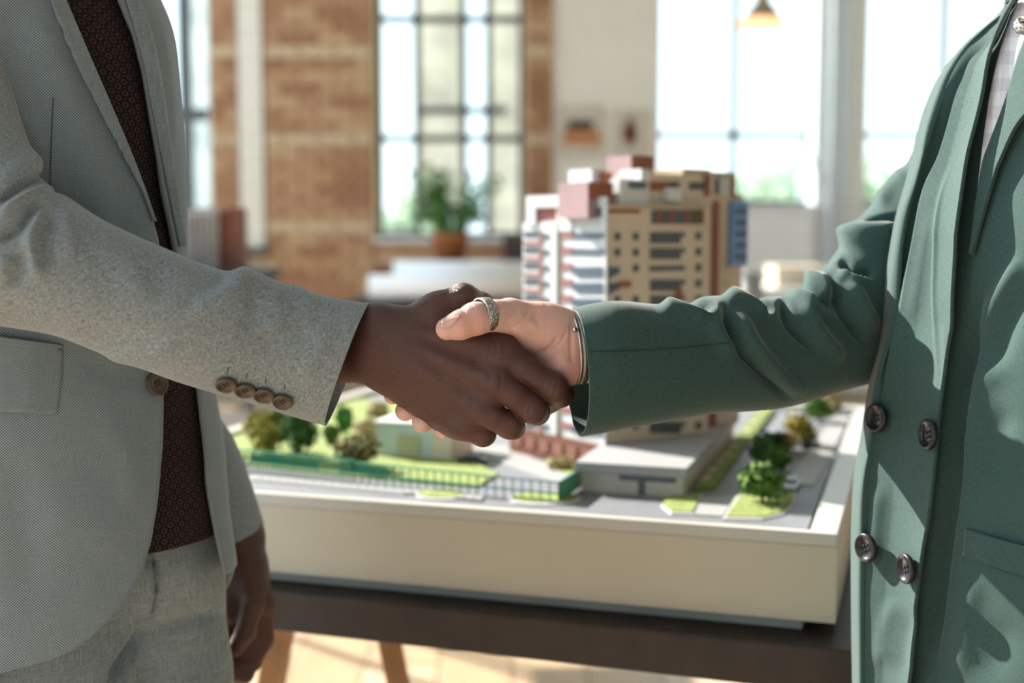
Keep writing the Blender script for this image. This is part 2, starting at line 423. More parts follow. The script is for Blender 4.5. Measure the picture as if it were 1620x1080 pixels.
# ================================================================== the room
M_PLASTER = plain('warm_white_plaster', (.84, .78, .69), .8, var=.05, scale=3, bump=.1)
M_WHITE = plain('white_paint', (.80, .82, .83), .6, var=.04)
M_FRAME = plain('dark_steel_frame', (.075, .088, .092), .5)
M_PALEF = plain('pale_painted_reveal', (.62, .70, .74), .6, var=.05)
M_GLASS = glass_mat()
M_MORTAR = plain('mortar', (.40, .31, .22), .9, var=.2)
M_CEIL = plain('ceiling_paint', (.45, .46, .46), .8)
M_DWOOD = plain('dark_stained_wood', (.026, .014, .010), .55, var=.35, scale=30, bump=.2)
M_TAN = plain('tan_wood', (.33, .165, .07), .5, var=.25, scale=20)
BRICKC = [(.50, .29, .155), (.42, .22, .115), (.55, .35, .20), (.47, .26, .15), (.37, .18, .095)]
M_BRICK = [plain('brick_face', c, .85, var=.22, scale=30, bump=.3) for c in BRICKC]
M_CREAMB = plain('sunlit_tint_brick', (.92, .87, .77), .85, var=.06, scale=25, bump=.3)  # pale tone stands for sunlight on the reveal
M_PALEB = plain('pale_brick', (.62, .46, .30), .85, var=.15, scale=25, bump=.3)

DW = 9.0                                        # depth of the back wall
def wx(px): return (px - 810) / F * DW / (CT)   # its metres across
def wz(py): return P(810, py, DW)[2]
ZC = 4.8
fl = MB().aab(-6, 6, -2.5, DW + .3, -.06, -.025).build('floor', M_MORTAR); tag(fl, kind='structure')
plank_m = []
for k, c in enumerate([(.46, .33, .205), (.51, .37, .24), (.42, .295, .18), (.54, .40, .265)]):
    plank_m.append(plain('pale_oak', c, .35, var=.12, scale=6, bump=.05))
pl_me = []
for m_ in plank_m:
    me = bpy.data.meshes.new('plank'); mb = MB().aab(-.098, .098, -.745, .745, -.024, 0)
    me.from_pydata(mb.v, [], mb.f); me.materials.append(m_); pl_me.append(me)
rg = random.Random(11)
for i in range(-13, 12):
    for j in range(0, 5):
        place('plank', rg.choice(pl_me), fl, (i * .2 + .1, .6 + j * 1.5 + (i % 3) * .5, 0))
cl = MB().aab(-3.2, 6, -2.5, DW + .3, ZC, ZC + .15).build('ceiling', M_CEIL); tag(cl, kind='structure')
wr = MB().aab(5.0, 5.2, -2.5, DW + .3, 0, ZC).build('wall_right', M_PLASTER); tag(wr, kind='structure')
wk = MB().aab(-6, 6, -2.7, -2.5, 0, ZC).build('wall_rear', plain('grey_plaster', (.22, .235, .25), .8)); tag(wk, kind='structure')
wl = MB().aab(-5.2, -5.0, -2.5, DW + .3, -.06, .8).build('wall_left', M_PLASTER); tag(wl, kind='structure')
# back wall: piers and parapets round four window openings
SILL2, SILL3 = wz(378), wz(326)
TH = .34
wb = MB()
for a, b, z0, z1 in ((-480, -60, 0, ZC), (-60, 340, 0, wz(470)), (340, 592, 0, ZC), (592, 832, 0, SILL2), (832, 1036, 0, ZC), (1036, 1286, 0, SILL3), (1286, 1360, 0, ZC), (1360, 1640, 0, SILL3), (1640, 1960, 0, ZC)):
    wb.aab(wx(a), wx(b), DW, DW + TH, z0, z1)
wb = wb.build('wall_back', M_PLASTER); tag(wb, kind='structure')
for k, (a, b) in enumerate(((1040, 1282), (1364, 1636))): MB().aab(wx(a), wx(b), DW - .05, DW - .001, .15, SILL3 - .03).build('panel', M_WHITE, wb)
# brick facing of the two brick piers, laid course by course
bh, bw, gap = .075, .215, .012
bmesh_cache = {}
def brick(w_, m_, parent, o):
    key = (round(w_, 4), m_.name)
    if key not in bmesh_cache:
        mb = MB().aab(-w_ / 2, w_ / 2, 0, .03, 0, bh); me = bpy.data.meshes.new('brick'); me.from_pydata(mb.v, [], mb.f); me.materials.append(m_); bmesh_cache[key] = me
    place('brick', bmesh_cache[key], parent, o)
def facing_bricks(x0, x1, z0, z1, cream=None):
    zz = z0; r = 0; n_ = max(1, round((x1 - x0) / (bw + gap))); cw = (x1 - x0) / n_
    while zz < z1:
        off = 0 if r % 2 == 0 else cw / 2
        edges = [x0] + [x0 + off + k * cw for k in range(n_ + 1) if x0 + .03 < x0 + off + k * cw < x1 - .03] + [x1]
        for a, b in zip(edges[:-1], edges[1:]):
            w_ = round(b - a - gap, 3)
            mid = (a + b) / 2
            m_ = M_PALEB if r % 7 == 3 else rg.choice(M_BRICK)
            brick(w_, m_, wb, (mid, DW - .03 - rg.random() * .008, zz))
        zz += bh + gap; r += 1
backing = MB()
facing_bricks(wx(425), wx(592), wz(560), wz(-30)); facing_bricks(wx(832), wx(872), wz(560), wz(-30)); facing_bricks(wx(342), wx(384), wz(560), wz(-30)); facing_bricks(wx(596), wx(830), wz(560), SILL2 - .1)
mb = MB().aab(wx(340), wx(592), DW - .006, DW, 0, ZC).aab(wx(832), wx(872), DW - .006, DW, 0, ZC).aab(wx(592), wx(832), DW - .006, DW, 0, SILL2)
mb.build('mortar_bed', M_MORTAR, wb)
# cream strip of bricks between: the sunlit reveal is put into their colour
zz = wz(388); k = 0
while zz < wz(-30):
    brick(round(wx(424) - wx(386) - .01, 3), M_CREAMB, wb, ((wx(386) + wx(424)) / 2, DW - .045 - .008 * (k % 2), zz)); zz += bh + gap; k += 1
MB().aab(wx(380), wx(430), DW - .12, DW, wz(398), wz(388)).build('ledge', M_FRAME, wb)

def window(n, x0, x1, z0, z1, verts, bars, yb=.26, reveal=M_PALEF, barw=.045, frm=None):
    """An opening: frame, mullions, transom bars, glass panes, painted reveals and a sill board."""
    w_ = empty('window_%d' % n, ((x0 + x1) / 2, DW + yb, z0)); w_['kind'] = 'structure'
    y0 = DW + yb; fr = MB(); t = .05
    fr.aab(x0, x1, y0, y0 + .06, z0, z0 + t).aab(x0, x1, y0, y0 + .06, z1 - t, z1).aab(x0, x0 + t, y0, y0 + .06, z0 + t, z1 - t).aab(x1 - t, x1, y0, y0 + .06, z0 + t, z1 - t); fr.build('frame', frm or M_FRAME, w_); MB().aab(x0 + .02, x1 - .02, y0 - .012, y0, z0 + .012, z0 + .05).build('bottom_rail', M_FRAME, w_)
    rv = MB().aab(x0 - .01, x0 + .012, DW + .002, y0, z0, z1).build('reveal', reveal, w_); rv = MB().aab(x1 - .012, x1 + .01, DW + .002, y0, z0, z1).build('reveal', reveal, w_)
    MB().aab(x0, x1, DW - .04, y0, z0 - .02, z0 + .012).build('sill', M_WHITE, w_)
    xs = [x0 + t] + list(verts) + [x1 - t]; zs = [z0 + t] + list(bars) + [z1 - t]
    for v in verts: MB().aab(v - barw / 2, v + barw / 2, y0 + .005, y0 + .055, z0 + t, z1 - t).build('mullion', M_FRAME, w_)
    for b in bars: MB().aab(x0 + t, x1 - t, y0 + .008, y0 + .052, b - barw / 2, b + barw / 2).build('transom', M_FRAME, w_)
    for a, b in zip(xs[:-1], xs[1:]):
        for c, d in zip(zs[:-1], zs[1:]): MB().aab(a, b, y0 + .026, y0 + .032, c, d).build('pane', M_GLASS, w_)
    return w_
w1 = window(1, wx(-60), wx(340), wz(470), ZC - .2, [wx(90), wx(287)], [wz(176)], barw=.095)
MB().aab(wx(289), wx(336), DW + .36, DW + .37, wz(470), ZC - .2).build('curtain', translucent('pale_blue_curtain', (.74, .78, .82), .6), w1)
w2 = window(2, wx(592), wx(832), SILL2, ZC - .2, [wx(658), wx(733), wx(772)], [wz(215), wz(20)], reveal=M_PALEB, barw=.05)
M_BLIND = translucent('cream_blind_cloth', (.70, .675, .65), .6)
MB().aab(wx(663), wx(729), DW + .33, DW + .335, wz(330), ZC - .25).build('blind', M_BLIND, w2)
MB().aab(wx(776), wx(828), DW + .33, DW + .335, wz(372), ZC - .25).build('blind', M_BLIND, w2)
MB().aab(wx(655), wx(800), DW + .22, DW + .25, wz(176), wz(164)).build('transom', M_FRAME, w2)
w3_ = window(3, wx(1036), wx(1286), SILL3, ZC - .2, [wx(1166)], [wz(209)], barw=.045, frm=M_PALEF)
w4 = window(4, wx(1360), wx(1640), SILL3, ZC - .2, [wx(1500)], [wz(209)], barw=.045, frm=M_PALEF)
MB().aab(wx(1287), wx(1359), DW - .012, DW - .001, 0, ZC).build('panel', M_WHITE, wb)
tr = MB()
for a, b in ((1300, 1312), (1318, 1328)): tr.bar((wx(a + 6), DW - .08, 0), (wx(a + 6), DW - .08, ZC), .028, n=12)
tr = tr.build('trim_1', M_PALEF, None, True); tag(tr, kind='structure')

# outside: trees and a pale building seen through the panes
M_LEAFO = translucent('sunlit_leaves', (.58, .68, .56), .55)
M_BARK = plain('bark', (.12, .08, .05), .9)
M_LAWN = plain('outdoor_grass', (.30, .42, .18), .9)
gd = MB().aab(-40, 40, DW + .6, 60, -.3, -.1).build('ground', M_LAWN); tag(gd, kind='structure')
def tree_out(x, y, h, r, lab, n=500):
    t = empty('tree', (x, y, -.1)); tag(t, lab, 'tree', 'trees outside the windows')
    MB().bar((x, y, -.1), (x, y, h * .6), .12, .07).build('trunk', M_BARK, t)
    q = random.Random(int(x * 10) + 3); mb = MB()
    for k in range(5): mb.leaves((x + q.uniform(-.6, .6) * r, y + q.uniform(-.5, .5) * r, h * .62 + q.uniform(-.35, .35) * r), (r * .7, r * .7, r * .6), n // 5, .16, q)
    mb.build('foliage', M_LEAFO, t)
tree_out(3.0, 15.5, 2.1, .85, 'small leafy tree outside, low in the left half of the tall pale window')
tree_out(4.6, 17.5, 2.4, 1.0, 'round green tree outside, low in the right half of the tall pale window')
tree_out(6.6, 16.0, 2.2, .95, 'leafy tree outside behind the green shoulder, right of the pale pier')
tree_out(8.6, 18.0, 2.6, 1.1, 'leafy tree outside, farthest to the right of the windows')
tree_out(-1.25, 16.0, 1.9, .6, 'slim green tree outside behind the window beside the brick pier')

# ------------------------------------------------------------------ things at the back of the room
M_PAPER = plain('white_paper', (.93, .94, .96), .7, var=.02)
M_LEAF = plain('house_plant_leaf', (.10, .26, .07), .45, var=.4, scale=8)
M_TERRA = plain('terracotta', (.42, .17, .07), .8)
M_GREYP = plain('grey_plastic', (.22, .23, .25), .5)
M_CARD = plain('cardboard', (.60, .50, .38), .8)
def legs4(t, x0, x1, y0, y1, z, r, m_, name='leg'):
    for x in (x0, x1):
        for y in (y0, y1): MB().bar((x, y, 0), (x, y, z), r, r * .8, 8).build(name, m_, t)
D2 = 6.0
zt = P(700, 470, D2)[2]
t = empty('desk', (P(690, 470, D2)[0], D2, 0)); tag(t, 'long dark desk in the back under two white paper rolls', 'desk')
xa, xb = P(560, 470, D2)[0], P(905, 470, D2)[0]
bevel(MB().aab(xa, xb, D2 - .35, D2 + .45, zt - .05, zt).build('top', M_DWOOD, t), .006); legs4(t, xa + .08, xb - .08, D2 - .28, D2 + .38, zt - .05, .03, M_FRAME)
MB().aab(xa + .05, xb - .05, D2 - .3, D2 - .28, zt - .2, zt - .05).build('apron', M_DWOOD, t)
def paper_roll(px0, px1, r, y, lab):
    zc_ = zt + r; a = P(px0, 440, y)[0]; b = P(px1, 440, y)[0]; mb = MB(); n = 28
    prof = [(a, r * .45), (a, r), (b, r), (b, r * .45)]; V = []; Fs = []
    for x, rr in prof: V += [(x, y + rr * math.cos(2 * math.pi * i / n), zc_ + rr * math.sin(2 * math.pi * i / n)) for i in range(n)]
    for k in range(4): Fs += [(k * n + i, ((k + 1) % 4) * n + i, ((k + 1) % 4) * n + (i + 1) % n, k * n + (i + 1) % n) for i in range(n)]
    mb.add(V, Fs); o = mb.build('paper_roll', M_PAPER, None, True); tag(o, lab, 'paper roll', 'paper rolls on the desk'); return o
paper_roll(584, 850, .058, D2 - .26, 'front one of two white paper rolls on the dark desk')
paper_roll(624, 846, .086, D2 - .03, 'thicker white paper roll lying behind the other on the desk')
# cabinet with the plant and the dark box
t = empty('cabinet', (P(715, 420, 7.6)[0], 7.6, 0)); tag(t, 'brown wooden cabinet below the window carrying a green plant', 'cabinet')
zc = P(700, 412, 7.6)[2]; xa, xb = P(600, 420, 7.6)[0], P(872, 420, 7.6)[0]
MB().aab(xa, xb, 7.4, 7.9, .08, zc - .03).build('body', plain('walnut', (.20, .10, .055), .5, var=.3, scale=10), t); bevel(MB().aab(xa - .02, xb + .02, 7.37, 7.92, zc - .03, zc).build('top', plain('walnut_top', (.24, .13, .07), .5, var=.3, scale=10), t), .005)
for k in range(3):
    d = MB().aab(xa + .02 + k * (xb - xa - .02) / 3, xa + (k + 1) * (xb - xa - .02) / 3, 7.38, 7.4, .12, zc - .06).build('door', M_TAN, t)
    MB().lathe((xa + (k + .5) * (xb - xa) / 3, 7.375, zc - .2), [(0, -.012), (.012, -.008), (.012, .008), (0, .012)], 10).build('knob', M_FRAME, d)
MB().aab(xa + .03, xb - .03, 7.45, 7.85, 0, .08).build('base', M_FRAME, t)
c = P(712, 412, 7.6); t = empty('potted_plant', (c[0], 7.6, zc)); tag(t, 'bushy green house plant in a terracotta pot in front of the window', 'plant')
MB().lathe((c[0], 7.6, zc), [(0, 0), (.08, 0), (.11, .13), (.12, .13), (.12, .16), (.10, .16), (.095, .14), (0, .14)], 20).build('pot', M_TERRA, t, True)
q = random.Random(4); mb = MB()
for _ in range(70):
    a = q.uniform(0, 6.283); rr = q.uniform(.06, .36); hh = q.uniform(.08, .42); e = np.array([c[0] + rr * math.cos(a), 7.6 + rr * .7 * math.sin(a), zc + .14 + hh]); st = np.array([c[0] + .03 * math.cos(a), 7.6 + .03 * math.sin(a), zc + .12])
    m_ = (st + e) / 2 + np.array([0, 0, .06]); mb.bar(st, m_, .006, .005, 5); mb.bar(m_, e, .005, .003, 5)
    for _k in range(5):
        p = m_ + (e - m_) * q.random(); d = np.array([q.gauss(0, 1), q.gauss(0, 1), q.gauss(0, .6)]); d /= np.linalg.norm(d); s_ = np.cross(d, (0, 0, 1)); s_ /= np.linalg.norm(s_) + 1e-6; L_ = q.uniform(.05, .10)
        mb.add([p, p + d * L_ * .5 + s_ * L_ * .3, p + d * L_ - np.array([0, 0, .02]), p + d * L_ * .5 - s_ * L_ * .3], [(0, 1, 2), (0, 2, 3)])
mb.build('foliage', M_LEAF, t)
x = P(812, 412, 7.6)[0]; t = empty('storage_box', (x, 7.6, zc)); tag(t, 'dark brown box standing on the cabinet right of the plant', 'box')
bevel(MB().aab(x - .06, x + .12, 7.5, 7.7, zc, zc + .12).build('body', plain('dark_card', (.06, .045, .04), .7), t), .004); MB().aab(x - .064, x + .124, 7.496, 7.704, zc + .12, zc + .15).build('lid', plain('dark_card_lid', (.10, .06, .045), .7), t)
# pale model towers on a stand at the far left
t = empty('stand', (P(345, 430, 4.2)[0], 4.2, 0)); zs_ = P(345, 424, 4.2)[2]; tag(t, 'dark stand behind the grey sleeve, under a pale model tower', 'stand')
xm = P(345, 430, 4.2)[0]; MB().aab(xm - .22, xm + .16, 4.0, 4.45, zs_ - .04, zs_).build('top', M_DWOOD, t); legs4(t, xm - .19, xm + .13, 4.04, 4.4, zs_ - .04, .02, M_FRAME)
t = empty('model_tower', (xm, 4.2, zs_)); tag(t, 'small pale grey model tower with a dark red block, left of the brick', 'model')
x0, x1 = P(297, 400, 4.15)[0], P(346, 400, 4.15)[0]; ztop = P(320, 334, 4.15)[2]
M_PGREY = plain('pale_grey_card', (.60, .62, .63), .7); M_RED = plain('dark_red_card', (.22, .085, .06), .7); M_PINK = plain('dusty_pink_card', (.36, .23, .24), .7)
MB().aab(x0, x1, 4.12, 4.25, zs_, ztop).build('tower_block', M_PGREY, t)
for k in range(5):
    xx = x0 + (k + .5) * (x1 - x0) / 5; MB().aab(xx - .004, xx + .004, 4.108, 4.12, zs_ + .01, ztop - .01).build('fin', M_GREYP, t)
x2 = P(384, 400, 4.2)[0]; MB().aab(x1 + .002, x2, 4.16, 4.28, zs_, P(320, 328, 4.2)[2]).build('red_block', M_RED, t)
MB().aab(x0 + .02, x1 + .03, 4.14, 4.22, ztop, ztop + .012).build('roof_slab', M_PINK, t)
# framed prints
def print_(px0, px1, py0, py1, lab, marks):
    a, b = wx(px0), wx(px1); z0, z1 = wz(py1), wz(py0); t = empty('art_print', ((a + b) / 2, DW - .02, z0)); tag(t, lab, 'picture')
    MB().aab(a, b, DW - .02, DW - .001, z0, z1).build('sheet', plain('print_paper', (.62, .55, .45), .8), t)
    for (m0, m1, n0, n1, col) in marks: MB().aab(wx(m0), wx(m1), DW - .026, DW - .02, wz(n1), wz(n0)).build('color_field', plain('ink', col, .8), t)
print_(880, 950, 166, 248, 'pale picture with an orange and black block, left one on the plaster wall', [(890, 946, 205, 230, (.52, .22, .09)), (896, 936, 190, 206, (.07, .06, .05))])
print_(966, 1022, 172, 248, 'pale picture with a dark red shape, right one on the plaster wall', [(982, 1004, 200, 222, (.34, .12, .09)), (988, 999, 186, 232, (.26, .09, .08))])
# pendant lamp
c = P(1206, 44, 6.0); t = empty('pendant_lamp', c); tag(t, 'brown metal pendant lamp with a glowing amber rim, hanging before the window', 'lamp')
M_SHADE = plain('bronze_metal', (.34, .27, .17), .5, metal=.1); M_AMBER = emis('amber_glass', (1.0, .58, .30), .9); M_BULB = emis('bulb', (1.0, .80, .55), 8.0)
MB().lathe(c, [(.098, .040), (.060, .085), (.034, .12), (.026, .15), (.012, .17), (.010, .17), (.022, .145), (.030, .12), (.056, .082), (.094, .038)], 32).build('shade', M_SHADE, t, True)
MB().lathe(c, [(.113, 0), (.112, .008), (.099, .040), (.096, .040), (.108, .008), (.109, 0), (.113, 0)], 32).build('glass_rim', M_AMBER, t, True)
MB().bar(c + [0, 0, .16], (c[0], c[1], ZC), .004).build('cord', M_FRAME, t); MB().lathe((c[0], c[1], ZC - .03), [(0, 0), (.05, 0), (.05, .03), (0, .03)], 16).build('canopy', M_SHADE, t, True)
MB().lathe(c + [0, 0, .02], [(0, 0), (.018, .006), (.026, .025), (.018, .045), (.010, .06), (.010, .10), (0, .10)], 16).build('bulb', M_BULB, t, True)
# white desk, chair and carton at the right
D3 = 5.6; zt3 = P(1250, 452, D3)[2]; xa, xb = P(1165, 452, D3)[0], P(1520, 452, D3)[0]
t = empty('white_desk', ((xa + xb) / 2, D3, 0)); tag(t, 'white desk under the windows with a beige carton on it', 'desk')
bevel(MB().aab(xa, xb, D3 - .3, D3 + .4, zt3 - .03, zt3).build('top', M_WHITE, t), .004); legs4(t, xa + .05, xb - .05, D3 - .25, D3 + .35, zt3 - .03, .025, M_WHITE)
x = P(1262, 452, D3)[0]; t = empty('carton', (x, D3, zt3)); tag(t, 'beige cardboard carton on the white desk above the green sleeve', 'box')
MB().aab(x - .12, x + .10, D3 - .12, D3 + .12, zt3, zt3 + .085).build('body', M_CARD, t); MB().aab(x - .123, x + .103, D3 - .123, D3 + .123, zt3 + .065, zt3 + .09).build('lid', plain('carton_lid', (.66, .58, .46), .8), t)
D4 = 4.3; c = P(1194, 470, D4); t = empty('desk_chair', (c[0], D4, 0)); tag(t, 'grey desk chair whose slanted back shows beside the model tower block', 'chair')
V = [P(1176, 428, D4), P(1206, 432, D4), P(1216, 520, D4 - .02), P(1188, 520, D4 - .02)]; V = V + [p + np.array([.0, .05, .005]) for p in V]
o = MB().add(V, [(0, 3, 2, 1), (4, 5, 6, 7), (0, 1, 5, 4), (1, 2, 6, 5), (2, 3, 7, 6), (3, 0, 4, 7)]).build('backrest', M_GREYP, t); bevel(o, .012, 3)
zseat = .46; MB().aab(c[0] - .18, c[0] + .26, D4 - .4, D4 + .02, zseat - .06, zseat).build('seat', M_GREYP, t); MB().bar((c[0] + .03, D4, zseat), (c[0] + .02, D4 + .03, P(1200, 505, D4)[2]), .018).build('back_post', M_FRAME, t)
MB().bar((c[0] + .04, D4 - .19, .08), (c[0] + .04, D4 - .19, zseat - .06), .025).build('column', M_FRAME, t)
for k in range(5):
    a = 6.283 * k / 5; MB().bar((c[0] + .04, D4 - .19, .09), (c[0] + .04 + .28 * math.cos(a), D4 - .19 + .28 * math.sin(a), .05), .018, .014).build('foot', M_FRAME, t)
    MB().lathe((c[0] + .04 + .28 * math.cos(a), D4 - .19 + .28 * math.sin(a), 0), [(0, 0), (.022, .006), (.026, .025), (.018, .045), (0, .05)], 10).build('caster', M_FRAME, t, True)

# ================================================================== table and architectural model
AZ = math.radians(17.8); E1 = np.array([math.cos(AZ), -math.sin(AZ), 0]); E2 = np.array([math.sin(AZ), math.cos(AZ), 0]); EZ = np.array([0, 0, 1.0])
ZR, ZG, ZB, ZT = .870, .862, .777, .762
C0 = G(1325, 845, ZR)
Wd = float((C0 - G(100, 752, ZR)) @ E1); Dp = .97
def bx(name, m_, parent, s0, s1, t0, t1, z0, z1): return MB().box(C0 * [1, 1, 0] + E1 * s0 + E2 * t0 + EZ * z0, E1 * (s1 - s0), E2 * (t1 - t0), EZ * (z1 - z0)).build(name, m_, parent)
ta, tb_ = G(430, 936, ZT), G(1356, 1031, ZT); ET = (tb_ - ta) / np.linalg.norm(tb_ - ta); EN = np.array([-ET[1], ET[0], 0])
tab = empty('table', (*(tb_ + EN * .6)[:2], 0)); tag(tab, 'dark stained wooden table on tan trestles carrying the architectural model', 'table')
Ltab = 1.55; T0 = tb_ + ET * .05
bevel(MB().box(T0 * [1, 1, 0] + EZ * (ZT - .046), -ET * Ltab, EN * 1.25, EZ * .046).build('tabletop', M_DWOOD, tab), .003)
for yy in (.18, .75):
    pass
def leg(a, b, w_, m_=M_TAN):
    a, b = np.asarray(a), np.asarray(b); MB().bar(a, b, w_, w_, 4).build('leg', m_, tab)
for (pxa, d, foot) in (((468, 985), 1.80, -.30), ((588, 1003), 1.80, .16)):
    a = P(*pxa, d); a[2] = ZT - .048; b = np.array([a[0] + (-.135 if foot < 0 else .135), d + .02, .0]); leg(a, b, .024)
a, b = P(440, 985, 1.8), P(615, 1003, 1.8); MB().box((a[0] - .05, 1.77, ZT - .086), (b[0] - a[0] + .10, -.0, 0), (0, .06, 0), (0, 0, .038)).build('trestle_beam', M_TAN, tab)
for dx in (.95,):
    for q_ in (-.135, .135): leg(a + np.array([dx + q_ * .3, .3, ZT - .048 - a[2]]), np.array([a[0] + dx + q_ * 1.3, a[1] + .32, 0]), .024)
for q_ in (): leg(np.array([a[0] + .1 + q_ * .3, 2.5, ZT - .048]), np.array([a[0] + .1 + q_ * 1.3, 2.5, 0]), .024)

M_BOX = plain('cream_lacquer', (.50, .45, .355), .45, var=.03); M_RIM = plain('cream_rim', (.50, .48, .44), .35, var=.03)
M_PLIN = plain('grey_green_plinth', (.36, .40, .38), .6); M_GROOVE = plain('black_groove', (.03, .035, .04), .5)
M_ROAD = plain('grey_road', (.18, .19, .21), .55, var=.08, scale=30); M_PAVE = plain('pale_paving', (.31, .315, .32), .6, var=.06); M_KERB = plain('white_kerb', (.52, .52, .51), .6)
M_GRASS = plain('flock_grass', (.20, .255, .065), .9, var=.3, scale=120); M_GRASSD = plain('flock_grass_dark', (.15, .22, .05), .9, var=.2, scale=120)
M_FENCE = plain('green_fence', (.06, .30, .16), .6); M_TEAL = plain('teal_fence', (.10, .24, .25), .6)
M_BEIGE = plain('beige_card', (.62, .525, .41), .75, var=.05); M_BEIGED = plain('dark_beige_card', (.50, .41, .30), .75, var=.05); M_WCARD = plain('white_card', (.60, .62, .63), .7, var=.03)  # the second beige is a darker tone for cornice, caps and paving
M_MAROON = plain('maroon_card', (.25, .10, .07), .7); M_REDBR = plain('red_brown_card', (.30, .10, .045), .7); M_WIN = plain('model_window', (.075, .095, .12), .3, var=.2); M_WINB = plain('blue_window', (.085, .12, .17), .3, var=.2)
M_BLUE = plain('blue_panel', (.17, .32, .60), .5); M_GRAYR = plain('grey_roof', (.31, .315, .325), .7, var=.05)
am = empty('architectural_model', C0 * [1, 1, 0] - E1 * Wd / 2 + E2 * Dp / 2 + EZ * ZT); tag(am, 'architectural scale model of a housing block in a cream tray on the table', 'architectural model')
bx('plinth', M_PLIN, am, -Wd + .03, -.035, .02, Dp - .03, ZT, ZB)
bx('tray_box', M_BOX, am, -Wd, 0, 0, Dp, ZB, ZG - .006)
RW = .028
for nm, a in (('front', (-Wd, 0, 0, .013)), ('back', (-Wd, 0, Dp - RW, Dp)), ('right', (-RW, 0, .013, Dp - RW)), ('left', (-Wd, -Wd + RW, .013, Dp - RW))):
    bevel(bx('rim', M_RIM, am, a[0], a[1], a[2], a[3], ZG - .006, ZR), .0015)
bx('groove', M_GROOVE, am, -Wd + RW, -RW, .013, Dp - RW, ZG - .006, ZG - .0035)
bx('ground_plate', M_ROAD, am, -Wd + RW + .006, -RW - .006, .0145, Dp - RW - .006, ZG - .0035, ZG)
def slab(name, m_, pts, h=.003, z=ZG, parent=am): return MB().prism([G(x, y, z) for x, y in pts], z, z + h).build(name, m_, parent)
def oval(c, rx, ry, n=20): return [(c[0] + rx * math.cos(6.2832 * i / n), c[1] + ry * math.sin(6.2832 * i / n)) for i in range(n)]
slab('lawn', M_GRASS, [(150, 722), (380, 736), (560, 755), (755, 772), (788, 752), (740, 728), (640, 700), (560, 668), (500, 655), (420, 660), (360, 680), (230, 705)])
slab('lawn', M_GRASS, [(480, 652), (560, 664), (640, 690), (700, 690), (640, 640), (560, 632)], .0028)
slab('sidewalk', M_PAVE, [(150, 742), (400, 754), (640, 778), (640, 784), (400, 761), (150, 750)], .0015)
for k in range(26):
    x = 400 + k * 14; y = 756.5 + (x - 400) * .094
    MB().prism([G(x, y - 3, ZG), G(x + 12.5, y - 2, ZG), G(x + 12.5, y + 4, ZG), G(x, y + 3, ZG)], ZG + .0015, ZG + .0026).build('tile', M_PAVE, am)
for c, rx, ry in (((698, 783), 40, 8), ((862, 789), 58, 10)):
    slab('kerb', M_KERB, oval((c[0], c[1] + 1), rx, ry), .0018); slab('lawn', M_GRASS, oval(c, rx * .9, ry * .8), .003)
def kerbed(pts, name='lawn', m_=M_GRASS):
    c = np.mean(pts, 0); slab('kerb', M_KERB, [tuple(c + (np.array(p) - c) * 1.08 + [0, 1]) for p in pts], .0018); slab(name, m_, pts, .003)
kerbed([(1048, 800), (1058, 787), (1108, 783), (1096, 813), (1062, 812)])
kerbed([(1148, 820), (1172, 785), (1255, 782), (1254, 797), (1240, 812), (1205, 821)])
slab('driveway', M_PAVE, [(1108, 786), (1168, 786), (1142, 818), (1098, 815)], .0015)
slab('lawn', M_GRASS, [(862, 727), (905, 727), (935, 752), (925, 764), (880, 745)], .003)
slab('sidewalk', M_PAVE, [(745, 708), (800, 705), (915, 758), (900, 770), (800, 735)], .0014)
# long strip of parking bays and planting on the right
slab('planting_strip', M_GRASSD, [(1096, 778), (1130, 775), (1225, 650), (1204, 648)], .006)
for k in range(9):
    t_ = k / 9.0; x, y = 1106 + 104 * t_, 768 - 116 * t_; s_ = 1 - .45 * t_
    slab('paving_slab', M_BEIGED, [(x, y), (x + 14 * s_, y - 1), (x + 20 * s_, y - 8 * s_), (x + 6 * s_, y - 7 * s_)], .008)
slab('sidewalk', M_PAVE, [(1240, 768), (1288, 768), (1345, 660), (1322, 655)], .0014)
# green fence: rails and pickets
def fence(pts, h, m_, step):
    L = [G(x, y, ZG) for x, y in pts]; o = MB()
    fe = empty('fence', L[0]); fe.parent = am; fe.location = L[0] - ORG[am.name]
    for a, b in zip(L[:-1], L[1:]):
        d = np.linalg.norm(b - a); n = max(2, int(d / step))
        for z in (h, h * .45): MB().bar(a + EZ * z, b + EZ * z, .0014, n=4).build('rail', m_, fe)
        for k in range(n + 1):
            p = a + (b - a) * k / n; MB().bar(p, p + EZ * h, .0012, n=4).build('picket', m_, fe)
    return fe
fe1 = fence([(150, 728), (390, 744), (560, 762)], .027, M_FENCE, .0075)
for a_, b_ in (((395, 744), (505, 756)), ((540, 760), (615, 768))):
    A_, B_ = G(*a_, ZG), G(*b_, ZG); MB().box(A_ + EZ * .010, B_ - A_, E2 * .0015, EZ * .012).build('mesh_panel', translucent('fence_mesh', (.05, .22, .12), .4), fe1)
fence([(560, 762), (755, 783)], .025, M_FENCE, .011)
fence([(755, 783), (884, 795), (923, 768)], .024, M_TEAL, .011)
A_, B_ = G(884, 795, ZG), G(923, 768, ZG); MB().box(A_ + EZ * .002, B_ - A_, E1 * .0015, EZ * .022).build('fence_panel', M_FENCE, am)
